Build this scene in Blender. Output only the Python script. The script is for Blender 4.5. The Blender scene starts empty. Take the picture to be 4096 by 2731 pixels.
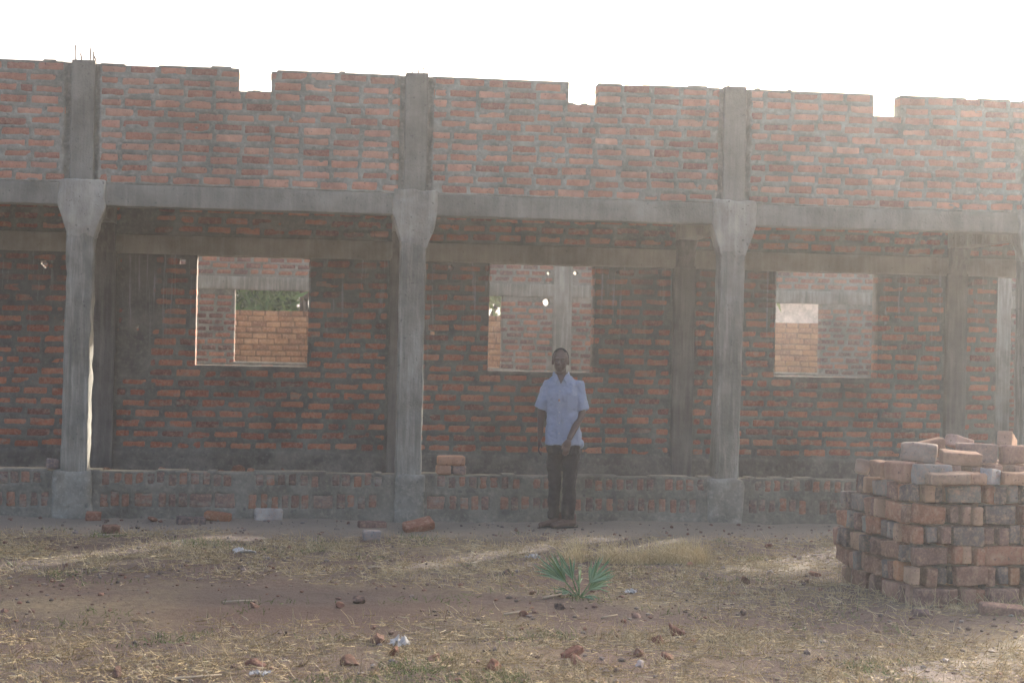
import bpy, bmesh, math, random
import numpy as np
from mathutils import Vector, Matrix, Euler

random.seed(7)
RNG = np.random.default_rng(11)
SC = bpy.context.scene
COL = SC.collection

# ------------------------------------------------------------------ camera
cam_d = bpy.data.cameras.new('camera')
cam = bpy.data.objects.new('camera', cam_d)
COL.objects.link(cam)
SC.camera = cam
YAW, PITCH, ROLL = .1206, .0023, .0214
fw = Vector((math.sin(YAW) * math.cos(PITCH), math.cos(YAW) * math.cos(PITCH), math.sin(PITCH)))
rt = Vector((math.cos(YAW), -math.sin(YAW), 0))
up = rt.cross(fw)
rt2 = rt * math.cos(ROLL) + up * math.sin(ROLL)
up2 = up * math.cos(ROLL) - rt * math.sin(ROLL)
m3 = Matrix((rt2, up2, -fw)).transposed()
cam.matrix_world = Matrix.Translation((2.156, -16.397, 1.74)) @ m3.to_4x4()
cam_d.sensor_width = 36
cam_d.lens = 59.48
cam_d.clip_end = 2000
cam_d.dof.use_dof = True
cam_d.dof.focus_distance = 13.0
cam_d.dof.aperture_fstop = 4.0

# ------------------------------------------------------------------ light
SUN_EL, SUN_AZ = math.radians(19.0), math.radians(39.5)      # azimuth from +Y towards +X
w = bpy.data.worlds.new('World')
SC.world = w
w.use_nodes = True
nt = w.node_tree
bg = nt.nodes['Background']
sky = nt.nodes.new('ShaderNodeTexSky')
sky.sky_type = 'NISHITA'
sky.sun_disc = False
sky.sun_elevation = SUN_EL
sky.sun_rotation = SUN_AZ
sky.air_density = .5
sky.dust_density = 10.0
sky.ozone_density = .3
nt.links.new(sky.outputs[0], bg.inputs[0])
bg.inputs[1].default_value = 0.15
sun_d = bpy.data.lights.new('sun', 'SUN')
sun_d.energy = 2.0
sun_d.angle = math.radians(1.2)
sun_d.color = (1, .95, .9)
sun = bpy.data.objects.new('sun', sun_d)
COL.objects.link(sun)
sdir = Vector((math.sin(SUN_AZ) * math.cos(SUN_EL), math.cos(SUN_AZ) * math.cos(SUN_EL), math.sin(SUN_EL)))
sun.rotation_euler = sdir.to_track_quat('Z', 'Y').to_euler()
sun.location = (20, 20, 30)
FLARE_HAZE_DENSITY, FLARE_HAZE_G = .00165, .71
vs = SC.view_settings
vs.view_transform = 'Standard'
vs.look = 'None'
vs.exposure = 2.3
vs.gamma = 1
SC.cycles.use_denoising = True
SC.cycles.max_bounces = 5
SC.cycles.volume_bounces = 0

# ------------------------------------------------------------------ helpers
def tag(o, label=None, cat=None, group=None, kind=None):
    if label: o['label'] = label
    if cat: o['category'] = cat
    if group: o['group'] = group
    if kind: o['kind'] = kind
    return o

def empty(name, loc=(0, 0, 0), rz=0):
    o = bpy.data.objects.new(name, None)
    o.empty_display_size = .1
    o.location = loc
    o.rotation_euler = (0, 0, rz)
    COL.objects.link(o)
    return o

def link(name, me, parent=None, mat=None):
    o = bpy.data.objects.new(name, me)
    if mat is not None and not me.materials:
        me.materials.append(mat)
    COL.objects.link(o)
    if parent is not None:
        o.parent = parent
    return o

def mesh(name, v, f, smooth=False):
    me = bpy.data.meshes.new(name)
    me.from_pydata(v if isinstance(v, list) else np.asarray(v).tolist(), [], f if isinstance(f, list) else np.asarray(f).tolist())
    if smooth:
        me.polygons.foreach_set('use_smooth', [True] * len(me.polygons))
    me.update()
    return me

_T = np.random.default_rng(3).random(65536)
def _h(i, j, k, s):
    n = (i * 73856093) ^ (j * 19349663) ^ (k * 83492791) ^ (s * 2654435)
    n = (n ^ (n >> 13)) * 1274126177
    return _T[(n ^ (n >> 16)) & 65535]

def vn(x, y, z=0., s=0):
    """value noise in -1..1"""
    x, y, z = np.broadcast_arrays(np.asarray(x, float), np.asarray(y, float), np.asarray(z, float))
    i, j, k = np.floor(x).astype(np.int64), np.floor(y).astype(np.int64), np.floor(z).astype(np.int64)
    a, b, c = x - i, y - j, z - k
    a, b, c = a * a * (3 - 2 * a), b * b * (3 - 2 * b), c * c * (3 - 2 * c)
    def l(p, q, t): return p + (q - p) * t
    r = l(l(l(_h(i, j, k, s), _h(i + 1, j, k, s), a), l(_h(i, j + 1, k, s), _h(i + 1, j + 1, k, s), a), b),
          l(l(_h(i, j, k + 1, s), _h(i + 1, j, k + 1, s), a), l(_h(i, j + 1, k + 1, s), _h(i + 1, j + 1, k + 1, s), a), b), c)
    return r * 2 - 1

def fbm(x, y, z=0., s=0, o=3):
    t, a = 0, 1.
    for q in range(o):
        t = t + a * vn(np.asarray(x) * 2 ** q, np.asarray(y) * 2 ** q, np.asarray(z) * 2 ** q, s + q)
        a *= .5
    return t / 1.75

def rounded_box(L, W, H, r=.008, n=(3, 2, 2), amp=0., freq=8., seed=0, warp=None):
    """box centred on the origin, worn edges, lumpy faces"""
    hs = np.array((L, W, H)) / 2
    ax = []
    for h, k in zip(hs, n):
        rr = min(r, h * .8)
        a = [-h, -h + rr * .35] + list(np.linspace(-h + rr, h - rr, k + 1)) + [h - rr * .35, h]
        ax.append(np.array(a))
    bm = bmesh.new()
    cache = {}
    def V(p):
        key = (round(p[0], 6), round(p[1], 6), round(p[2], 6))
        if key not in cache:
            cache[key] = bm.verts.new(p)
        return cache[key]
    for a in range(3):
        b, c = (a + 1) % 3, (a + 2) % 3
        for s in (-1, 1):
            for i in range(len(ax[b]) - 1):
                for j in range(len(ax[c]) - 1):
                    q = []
                    for (ii, jj) in ((i, j), (i + 1, j), (i + 1, j + 1), (i, j + 1)):
                        p = [0, 0, 0]
                        p[a] = s * hs[a]; p[b] = ax[b][ii]; p[c] = ax[c][jj]
                        q.append(V(p))
                    if s < 0: q.reverse()
                    bm.faces.new(q)
    vs_ = list(bm.verts)
    P = np.array([v.co[:] for v in vs_])
    inner = np.clip(P, -(hs - np.minimum(r, hs * .8)), hs - np.minimum(r, hs * .8))
    d = P - inner
    ln = np.linalg.norm(d, axis=1)
    rr = np.minimum(r, hs.min() * .8)
    k = ln > 1e-9
    P[k] = inner[k] + d[k] / ln[k][:, None] * np.minimum(ln[k], rr)[:, None]
    if amp:
        N = P / (hs + 1e-9)
        N = N / np.maximum(np.linalg.norm(N, axis=1), 1e-6)[:, None]
        o = seed * 17.3
        for a in range(3):
            P[:, a] += amp * fbm(P[:, 0] * freq + o, P[:, 1] * freq + 5 * a, P[:, 2] * freq, seed, 2)
    if warp: P = warp(P)
    for v, p in zip(vs_, P): v.co = p
    me = bpy.data.meshes.new('block')
    bm.to_mesh(me); bm.free()
    me.polygons.foreach_set('use_smooth', [True] * len(me.polygons))
    return me

# ------------------------------------------------------------------ materials
class NT:
    def __init__(self, name, rough=.92):
        self.m = bpy.data.materials.new(name)
        self.m.use_nodes = True
        self.t = self.m.node_tree
        self.b = self.t.nodes['Principled BSDF']
        self.b.inputs['Roughness'].default_value = rough
        self.b.inputs['Specular IOR Level'].default_value = .25
        self.pos = self.n('ShaderNodeNewGeometry').outputs['Position']
    def n(self, t, **k):
        o = self.t.nodes.new(t)
        for a, v in k.items(): setattr(o, a, v)
        return o
    def lk(self, a, b): self.t.links.new(a, b)
    def noise(self, scale, detail=4, vec=None, stretch=None, rough=.6, off=(0, 0, 0)):
        mp = self.n('ShaderNodeMapping')
        mp.inputs['Scale'].default_value = stretch or (1, 1, 1)
        mp.inputs['Location'].default_value = off
        self.lk(vec or self.pos, mp.inputs['Vector'])
        o = self.n('ShaderNodeTexNoise')
        o.inputs['Scale'].default_value = scale
        o.inputs['Detail'].default_value = detail
        o.inputs['Roughness'].default_value = rough
        self.lk(mp.outputs[0], o.inputs['Vector'])
        return o.outputs['Fac']
    def ramp(self, fac, a, b):
        o = self.n('ShaderNodeMapRange')
        o.inputs['From Min'].default_value = a
        o.inputs['From Max'].default_value = b
        self.lk(fac, o.inputs['Value'])
        return o.outputs[0]
    def mul(self, a, b, op='MULTIPLY'):
        o = self.n('ShaderNodeMath', operation=op)
        for i, q in enumerate((a, b)):
            if isinstance(q, (int, float)): o.inputs[i].default_value = q
            else: self.lk(q, o.inputs[i])
        return o.outputs[0]
    def mix(self, fac, a, b, mode='MIX'):
        o = self.n('ShaderNodeMix', data_type='RGBA', blend_type=mode)
        for s, q in ((0, fac), (6, a), (7, b)):
            if isinstance(q, (int, float)): o.inputs[s].default_value = q
            elif isinstance(q, tuple): o.inputs[s].default_value = q + (1,)
            else: self.lk(q, o.inputs[s])
        return o.outputs[2]
    def bump(self, h, strength=.4, dist=.01):
        o = self.n('ShaderNodeBump')
        o.inputs['Strength'].default_value = strength
        o.inputs['Distance'].default_value = dist
        self.lk(h, o.inputs['Height'])
        self.lk(o.outputs[0], self.b.inputs['Normal'])
    def out(self, c):
        self.lk(c, self.b.inputs['Base Color'])
        return self.m

def zmask(q, a, b):
    s = q.n('ShaderNodeSeparateXYZ')
    q.lk(q.pos, s.inputs[0])
    return q.ramp(s.outputs['Z'], a, b)

GREY = (.285, .274, .222)
def mat_brick(name, src='object', smear=.55, wash=None, grey=GREY, drips=False):
    q = NT(name)
    if src == 'object':
        base = q.n('ShaderNodeObjectInfo').outputs['Color']
    else:
        a = q.n('ShaderNodeAttribute', attribute_name='bcol')
        base = a.outputs['Color']
    c = q.mix(q.ramp(q.noise(9, 3), .35, .75), base, (.62, .6, .62), 'MULTIPLY')
    c = q.mix(q.mul(q.ramp(q.noise(22, 3, off=(8, 3, 1)), .5, .72), .45), c, (.5, .33, .24))
    c = q.mix(q.mul(q.ramp(q.noise(60, 3), .45, .75), .35), c, (.5, .3, .2))
    c = q.mix(q.mul(q.ramp(q.noise(38, 2, off=(3, 1, 2)), .62, .72), .6), c, (.06, .045, .04))
    if smear > 0:
        f = q.ramp(q.noise(6.5, 5, stretch=(.7, .7, 1.6), off=(7, 0, 4), rough=.7), 1 - smear, 1.16 - smear)
        c = q.mix(q.mul(f, .85), c, grey)
    if wash:
        f = q.mul(q.mul(zmask(q, *wash), zmask(q, 2.66, 2.64)), q.ramp(q.noise(4, 4, stretch=(1.6, 1.6, .5)), .34, .66))
        c = q.mix(q.mul(f, .8), c, (.16, .15, .135))
    if drips:
        f = q.mul(q.mul(zmask(q, 1.35, 2.3), zmask(q, 2.66, 2.62)), q.ramp(q.noise(6, 3, stretch=(4.4, 4.4, .2), off=(2, 0, 0)), .585, .70))
        c = q.mix(q.mul(f, .55), c, (.33, .325, .31))
    c = q.mix(q.mul(q.ramp(q.noise(.75, 4, off=(4, 2, 6), rough=.65), .45, .66), .75), c, (.62, .6, .58), 'MULTIPLY')
    q.bump(q.noise(70, 4), .5, .006)
    return q.out(c)

def mat_mortar(name, base=GREY, wash=None, drips=False, warm=None):
    q = NT(name)
    c = q.mix(q.ramp(q.noise(3.6, 6, rough=.7), .34, .66), base, tuple(x * .5 for x in base))
    c = q.mix(q.mul(q.ramp(q.noise(22, 4, off=(1, 5, 2)), .5, .75), .6), c, tuple(min(1, x * 1.35) for x in base))
    c = q.mix(q.mul(q.ramp(q.noise(14, 3, off=(9, 2, 1)), .63, .72), .5), c, (.07, .065, .06))
    if wash:
        f = q.mul(q.mul(zmask(q, *wash), zmask(q, 2.66, 2.64)), q.ramp(q.noise(4, 4, stretch=(1.6, 1.6, .5)), .3, .6))
        c = q.mix(q.mul(f, .7), c, (.16, .15, .135))
    if drips:
        f = q.mul(q.mul(zmask(q, 1.35, 2.3), zmask(q, 2.66, 2.62)), q.ramp(q.noise(6, 3, stretch=(4.4, 4.4, .2), off=(2, 0, 0)), .585, .70))
        c = q.mix(q.mul(f, .6), c, (.36, .355, .34))
    c = q.mix(q.mul(q.ramp(q.noise(.75, 4, off=(4, 2, 6), rough=.65), .45, .66), .75), c, (.6, .58, .56), 'MULTIPLY')
    q.bump(q.noise(45, 5), .6, .01)
    return q.out(c)

def mat_concrete(name, base=(.295, .283, .232), dark=.55, streak=.6, pits=.5):
    q = NT(name, .88)
    c = q.mix(q.ramp(q.noise(2.3, 5), .3, .72), base, tuple(x * dark for x in base))
    f = q.ramp(q.noise(9, 4, stretch=(2.2, 2.2, .16), rough=.65), .45, .68)
    c = q.mix(q.mul(f, streak), c, tuple(min(1, x * 1.55) for x in base))
    f = q.ramp(q.noise(9, 4, stretch=(2.6, 2.6, .13), rough=.65, off=(4, 7, 1)), .53, .7)
    c = q.mix(q.mul(f, streak), c, tuple(x * .5 for x in base))
    c = q.mix(q.mul(q.ramp(q.noise(26, 3, off=(9, 2, 1)), .64, .72), pits), c, (.05, .048, .045))
    c = q.mix(q.mul(q.ramp(q.noise(1.1, 5, off=(1, 7, 3), rough=.7), .45, .64), .7), c, (.6, .58, .55), 'MULTIPLY')
    q.bump(q.noise(50, 5), .7, .012)
    return q.out(c)

M = {}
M['brick'] = mat_brick('brick', smear=.37)
M['brick_j'] = mat_brick('brick_joined', 'attr', smear=.37)
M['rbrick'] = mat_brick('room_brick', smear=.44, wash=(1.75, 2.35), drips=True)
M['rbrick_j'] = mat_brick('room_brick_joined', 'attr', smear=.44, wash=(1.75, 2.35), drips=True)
M['pbrick'] = mat_brick('plinth_brick', smear=.5)
M['ibrick_j'] = mat_brick('inner_brick', 'attr', smear=.3)
M['bbrick'] = mat_brick('boundary_brick', smear=.15, grey=(.25, .17, .1))
M['bbrick_j'] = mat_brick('boundary_brick_joined', 'attr', smear=.15, grey=(.25, .17, .1))
M['loose'] = mat_brick('loose_brick', smear=.3, grey=(.27, .245, .21))
M['loose_j'] = mat_brick('loose_brick_joined', 'attr', smear=.2, grey=(.3, .28, .25))
M['mortar'] = mat_mortar('mortar')
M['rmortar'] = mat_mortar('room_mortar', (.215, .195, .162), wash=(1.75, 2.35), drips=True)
M['imortar'] = mat_mortar('inner_mortar', (.27, .25, .205))
M['mud'] = mat_mortar('mud_mortar', (.2, .12, .07))
M['concrete'] = mat_concrete('concrete')
M['concrete_pale'] = mat_concrete('concrete_pale', (.42, .405, .335), .5, .3, .9)
M['concrete_beam'] = mat_concrete('concrete_beam', (.27, .262, .216), .58, .2, .5)
M['room_beam'] = mat_concrete('room_beam_concrete', (.36, .34, .28), .72, .2, .4)
M['lmortar'] = mat_mortar('low_wall_mortar', (.255, .238, .188))
M['umortar'] = mat_mortar('upper_mortar', (.33, .318, .258))  # tone raised to put a veil of light over the upper wall
M['pedestal'] = mat_mortar('pedestal_plaster', (.35, .337, .275))
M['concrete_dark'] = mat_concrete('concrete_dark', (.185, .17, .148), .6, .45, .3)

# ------------------------------------------------------------------ walls
def grid_axis(a, b, res):
    return np.linspace(a, b, max(2, int(round((b - a) / res)) + 1))

def wall_sheet(name, xs, zs, keep, h, yf, thick, mat, parent):
    nx, nz = len(xs), len(zs)
    X, Z = np.meshgrid(xs, zs, indexing='ij')
    F = np.stack([X, yf - h, Z], -1).reshape(-1, 3)
    B = np.stack([X, np.full_like(X, yf + thick), Z], -1).reshape(-1, 3)
    V = np.concatenate([F, B])
    off = nx * nz
    idx = np.arange(nx * nz).reshape(nx, nz)
    i, j = np.nonzero(keep)
    a, b, c, d = idx[i, j], idx[i + 1, j], idx[i + 1, j + 1], idx[i, j + 1]
    faces = [np.stack([a, b, c, d], 1), np.stack([d, c, b, a], 1) + off]
    k = np.pad(keep, 1)
    for di, dj in ((1, 0), (-1, 0), (0, 1), (0, -1)):
        e = k[1:-1, 1:-1] & ~k[1 + di:k.shape[0] - 1 + di, 1 + dj:k.shape[1] - 1 + dj]
        i, j = np.nonzero(e)
        if di == 1: p, q = idx[i + 1, j], idx[i + 1, j + 1]
        elif di == -1: p, q = idx[i, j + 1], idx[i, j]
        elif dj == 1: p, q = idx[i + 1, j + 1], idx[i, j + 1]
        else: p, q = idx[i, j], idx[i + 1, j]
        faces.append(np.stack([p, p + off, q + off, q], 1))
    Fc = np.concatenate(faces)
    used = np.unique(Fc)
    remap = np.zeros(len(V), int); remap[used] = np.arange(len(used))
    me = mesh(name, V[used], remap[Fc], True)
    o = link(name, me, parent, mat)
    return o

def lay(x0, x1, z0, pitch, n, blen, gap, hgt, excl, jit=.009, hjit=.009, seed=0, minlen=.05):
    """courses of bricks: (x, z, length, height, touches an opening)"""
    r = random.Random(seed)
    out = []
    for c in range(n):
        zc = z0 + (c + .5) * pitch
        segs = [(x0, x1)]
        for (xa, xb, za, zb) in excl:
            if za < zc < zb:
                ns = []
                for a, b in segs:
                    if xb <= a or xa >= b: ns.append((a, b)); continue
                    if xa > a: ns.append((a, xa))
                    if xb < b: ns.append((xb, b))
                segs = ns
        x = x0 - r.uniform(0, .05) - (blen + gap) * (.5 if c % 2 else 0)
        while x < x1:
            L = blen * (r.uniform(.93, 1.05) if r.random() > .035 else r.uniform(.42, .6))
            a, b = x, x + L
            for (s, e) in segs:
                aa, bb = max(a, s), min(b, e)
                if bb - aa > minlen:
                    cut = (aa == s and s > x0) or (bb == e and e < x1)
                    out.append([(aa + bb) / 2, zc + r.gauss(0, .0055), bb - aa, hgt + r.uniform(-hjit, hjit), cut])
            x += L + gap + r.uniform(-jit, jit)
    return out

def mortar_height(xs, zs, bricks, seed, inside=-.014, outside=.003, cover=.5, smear=.62, amp=.0035):
    X, Z = np.meshgrid(xs, zs, indexing='ij')
    D = np.full(X.shape, .05)
    for (cx, cz, L, H, _) in bricks:
        i0, i1 = np.searchsorted(xs, [cx - L / 2 - .05, cx + L / 2 + .05])
        j0, j1 = np.searchsorted(zs, [cz - H / 2 - .04, cz + H / 2 + .04])
        if i1 <= i0 or j1 <= j0: continue
        sx, sz = X[i0:i1, j0:j1], Z[i0:i1, j0:j1]
        d = np.maximum(np.abs(sx - cx) - L / 2, np.abs(sz - cz) - H / 2)
        D[i0:i1, j0:j1] = np.minimum(D[i0:i1, j0:j1], d)
    D = D + .015 * fbm(X * 12, Z * 22, 0, seed, 3) + .0050
    t = np.clip((D + .012) / .016, 0, 1)
    h = inside + (outside + .003 - inside) * t
    sm = fbm(X * 4.2, Z * 8, 0, seed + 9, 3)
    f = np.clip((sm - smear) / .12, 0, 1)
    h = h * (1 - f) + f * (outside + .004)
    return h + amp * fbm(X * 25, Z * 25, 0, seed + 5, 2)

WB = [rounded_box(.24, .11, .07, .009, (3, 1, 1), .0035, 14, s) for s in range(8)]
def palette(r, kind='wall'):
    p = {'wall': [(.46, .225, .145), (.50, .26, .17), (.41, .19, .12), (.52, .295, .20), (.33, .16, .11), (.46, .24, .165)],  # upper wall bricks lightened too, veiling light in their colour
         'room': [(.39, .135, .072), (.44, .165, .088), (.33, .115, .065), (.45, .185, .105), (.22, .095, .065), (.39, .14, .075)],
         'inner': [(.32, .13, .08), (.26, .105, .07), (.36, .155, .09), (.19, .09, .068), (.15, .08, .065)],
         'bound': [(.31, .165, .085), (.27, .135, .068), (.34, .195, .105), (.24, .12, .066)],
         'plinth': [(.31, .17, .11), (.25, .155, .11), (.20, .14, .11), (.34, .175, .105), (.16, .12, .095), (.21, .155, .12)]}[kind]
    c = r.choice(p)
    k = r.uniform(.85, 1.18)
    return (c[0] * k, c[1] * k, c[2] * k, 1)

def brick_obj(parent, me, mat, loc, scale, rot, col):
    o = bpy.data.objects.new('brick', me)
    o.location = loc; o.scale = scale; o.rotation_euler = rot; o.color = col
    COL.objects.link(o)
    o.parent = parent
    return o

_npc = {}
def npmesh(me):
    if me.name not in _npc:
        v = np.array([x.co[:] for x in me.vertices])
        f = np.array([p.vertices[:] for p in me.polygons])
        _npc[me.name] = (v, f)
    return _npc[me.name]

def joined(name, items, mat, parent=None):
    """items: (mesh, loc, scale, euler, colour) -> one mesh"""
    VV, FF, CC, n = [], [], [], 0
    for me, loc, sc, rot, col in items:
        v, f = npmesh(me)
        R = np.array(Euler(rot).to_matrix())
        p = (v * np.array(sc)) @ R.T + np.array(loc)
        VV.append(p); FF.append(f + n); CC.append(np.tile(col, (len(v), 1))); n += len(v)
    me = mesh(name, np.concatenate(VV), np.concatenate(FF), True)
    at = me.color_attributes.new('bcol', 'FLOAT_COLOR', 'POINT')
    at.data.foreach_set('color', np.concatenate(CC).astype(np.float32).ravel())
    return link(name, me, parent, mat)

def set_bricks(parent, bricks, yf, mat, mat_j, kind, seed, pick, proud=(.0, .005), depth=.11, thick=.2, jname='brickwork', axis_h=False):
    r = random.Random(seed)
    rest = []
    for b in bricks:
        cx, cz, L, H, cut = b
        dp = thick * .96 if cut else depth
        if cut: L += .012; 
        me = r.choice(WB)
        y = yf - r.uniform(*proud) + dp / 2
        sc = (L / .24, dp / .11, H / .07)
        rot = (0, r.gauss(0, .008), 0)
        col = palette(r, kind)
        if pick(b):
            me0 = me
            if not me0.materials: me0.materials.append(mat)
            o = brick_obj(parent, me0, mat, (cx, y, cz), sc, rot, col)
            o.material_slots[0].link = 'OBJECT'
            o.material_slots[0].material = mat
        else:
            rest.append((me, (cx, y, cz), sc, rot, col))
    if rest:
        o = joined(jname, rest, mat_j, parent)
        o['kind'] = 'stuff'

S = 3.16                      # bay
building = empty('unfinished_building', (0, 0, 0))
tag(building, 'unfinished roofless brick building with grey concrete columns and open veranda', 'building')

XL, XR = -2.3, 11.3
ZT, ZB, ZBB, ZCAP, ZP = 4.33, 3.19, 2.98, 2.68, .477
COLS = (0, 1, 2, 3)

# --- upper wall on the front beam
notches = [(1.456, 1.765), (4.652, 4.946), (7.741, 8.022)]
xs = np.unique(np.concatenate([grid_axis(XL, XR, .0145)] + [np.array(n_) for n_ in notches]))
zs = np.unique(np.concatenate([grid_axis(ZB, ZT + .03, .0145), [4.12]]))
excl = [(k * S - .165, k * S + .175, 0, 9) for k in COLS] + [(a, b, 4.12, 9) for a, b in notches]
ubricks = lay(XL, XR, ZB, .1037, 11, .251, .036, .068, excl, seed=21)
xc, zc = (xs[1:] + xs[:-1]) / 2, (zs[1:] + zs[:-1]) / 2
top = ZT + .002 + .009 * vn(xc * 1.7, 0, 0, 4) + .004 * vn(xc * 9, 3, 0, 5)
keep = zc[None, :] < top[:, None]
for a, b in notches:
    bot = 4.118 + .014 * vn(xc * 16, 7, 0, 8)
    keep &= ~((xc[:, None] > a) & (xc[:, None] < b) & (zc[None, :] > bot[:, None]))
h = mortar_height(xs, zs, ubricks, 31, smear=.47)
X, Z = np.meshgrid(xs, zs, indexing='ij')
for k in COLS:                # rough raked-back strips beside the columns
    dx = np.abs(X - k * S + .005)
    wv = .168 + .022 * fbm(Z * 9, k * 3.1, 0, 6, 3)
    t = np.clip((wv - dx) / .012, 0, 1)
    h = h * (1 - t) + t * (-.038 + .016 * fbm(X * 30, Z * 14, 0, 12, 3))
uw = wall_sheet('upper_wall', xs, zs, keep, h, 0, .2, M['umortar'], building)
set_bricks(uw, ubricks, 0, M['brick'], M['brick_j'], 'wall', 41, lambda b: -.78 < b[0] < 9.42, thick=.2)

# --- front beam, columns with capitals and pedestals
def block(name, x0, x1, y0, y1, z0, z1, mat, parent, r=.012, n=(8, 2, 3), amp=.005, freq=5, seed=0, warp=None):
    me = rounded_box(x1 - x0, y1 - y0, z1 - z0, r, n, amp, freq, seed, warp)
    o = link(name, me, parent, mat)
    o.location = ((x0 + x1) / 2, (y0 + y1) / 2, (z0 + z1) / 2)
    return o
beam = block('front_beam', XL, XR, -.012, .24, ZBB, ZB - .002, M['concrete_beam'], building, .012, (180, 4, 6), .006, 4, 3)

RB = bpy.data.materials.new('rusty_bar'); RB.use_nodes = True
RB.node_tree.nodes['Principled BSDF'].inputs['Base Color'].default_value = (.10, .06, .045, 1)
RB.node_tree.nodes['Principled BSDF'].inputs['Roughness'].default_value = .8
def tube(pts, r0, r1=None, seg=6, cap=True):
    r1 = r0 if r1 is None else r1
    bm = bmesh.new()
    rings = []
    n = len(pts)
    for i, p in enumerate(pts):
        p = Vector(p)
        d = (Vector(pts[min(i + 1, n - 1)]) - Vector(pts[max(i - 1, 0)])).normalized()
        a = d.orthogonal().normalized()
        b = d.cross(a)
        r = r0 + (r1 - r0) * i / (n - 1)
        rings.append([bm.verts.new(p + (a * math.cos(t) + b * math.sin(t)) * r) for t in [2 * math.pi * k / seg for k in range(seg)]])
    # keep rings aligned
    for A, B in zip(rings, rings[1:]):
        best = min(range(seg), key=lambda s: sum((A[k].co - B[(k + s) % seg].co).length for k in range(seg)))
        B[:] = B[best:] + B[:best]
        for k in range(seg):
            bm.faces.new((A[k], A[(k + 1) % seg], B[(k + 1) % seg], B[k]))
    if cap:
        bm.faces.new(list(reversed(rings[0]))); bm.faces.new(rings[-1])
    bmesh.ops.recalc_face_normals(bm, faces=bm.faces)
    me = bpy.data.meshes.new('tube'); bm.to_mesh(me); bm.free()
    me.polygons.foreach_set('use_smooth', [True] * len(me.polygons))
    return me

lean = {0: (-.012, .0), 1: (0, .004), 2: (-.018, 0), 3: (0, 0)}
for k in COLS:
    x = k * S
    c = empty('column', (x, 0, 0)); c.parent = building
    def W(P, k=k):
        # slightly out of plumb, chipped arrises
        z = P[:, 2]
        P[:, 0] += lean[k][0] * (-z / 1.1) * .5
        e = np.minimum(.115 - np.abs(P[:, 0]), .115 - np.abs(P[:, 1]))
        return P
    sh = block('shaft', -.122, .122, -.03, .21, ZP - .04, ZCAP + .05, M['concrete'], c, .016, (8, 6, 90), .013, 8, 10 + k, W)
    # flared capital
    me = rounded_box(.44, .27, .56, .02, (16, 6, 22), .020, 9, 30 + k)
    for v in me.vertices:
        t = min(1, max(0, (v.co.z + .27) / .30))
        s = .56 + .44 * t
        v.co.x *= s
        v.co.y *= .9 + .1 * t
    cp = link('capital', me, c, M['concrete_pale'])
    cp.location = (.012, .095, ZCAP + .265)
    up_ = block('upper_shaft', -.108, .112, -.022, .2, ZB - .01, ZT + .022 + .008 * (k % 2), M['concrete_beam'], c, .010, (6, 6, 34), .004, 6, 50 + k)
    pd = block('pedestal', -.2 if k != 1 else -.13, .165, -.05 - .004 * k, .2, -.1, ZP - .004, M['pedestal'], c, .04, (14, 8, 18), .03, 7, 70 + k)
    bars = {0: [(-.07, -.01, .13), (-.03, .1, .07), (.06, 0, .12), (.1, .12, .05), (.075, .13, .10)], 1: [(-.045, .02, .06), (.075, .04, .07), (.02, .12, .05)], 2: [(-.05, .06, .035)], 3: [(.05, .05, .06), (-.05, .1, .05)]}[k]
    for (bx, by, bh) in bars:
        q = random.uniform(-.02, .02)
        o = link('reinforcing_bar', tube([(bx, by, ZT - .1), (bx + q * .3, by, ZT + .03 + bh * .5), (bx + q, by, ZT + .03 + bh)], .0075), c, RB)

# --- low wall between the columns
r = random.Random(5)
pb = []
for row, (z0, hh) in enumerate(((.345, .105), (.135, .125))):
    x = XL
    while x < XR:
        wd = .075 if r.random() > .1 else (.2 if row else .075)
        if not any(abs(x + wd / 2 - k * S) < .26 for k in COLS):
            if r.random() > .08:
                pb.append([x + wd / 2, z0 + hh / 2 + r.gauss(0, .006), wd * r.uniform(.82, 1.06), hh * r.uniform(.95, 1.16), False])
        x += wd + r.uniform(.018, .038)
xs = grid_axis(XL, XR, .0145)
zs = grid_axis(-.12, ZP, .0145)
h = mortar_height(xs, zs, pb, 77, inside=-.022, outside=.004, smear=.62, amp=.006)
X, Z = np.meshgrid(xs, zs, indexing='ij')
h += .007 * fbm(X * 3, Z * 5, 0, 80, 3) + .012 * np.clip((.14 - Z) / .14, 0, 1)
keep = np.ones((len(xs) - 1, len(zs) - 1), bool)
topj = .008 * vn((xs[1:] + xs[:-1]) / 2 * 7, 2, 0, 81)
keep &= ((zs[1:] + zs[:-1]) / 2)[None, :] < (ZP - .008 + topj)[:, None]
lw = wall_sheet('low_wall', xs, zs, keep, h, 0, .25, M['lmortar'], building)
set_bricks(lw, pb, .004, M['pbrick'], M['ibrick_j'], 'plinth', 43, lambda b: -.78 < b[0] < 8.2, proud=(.004, .014), depth=.12)

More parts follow.
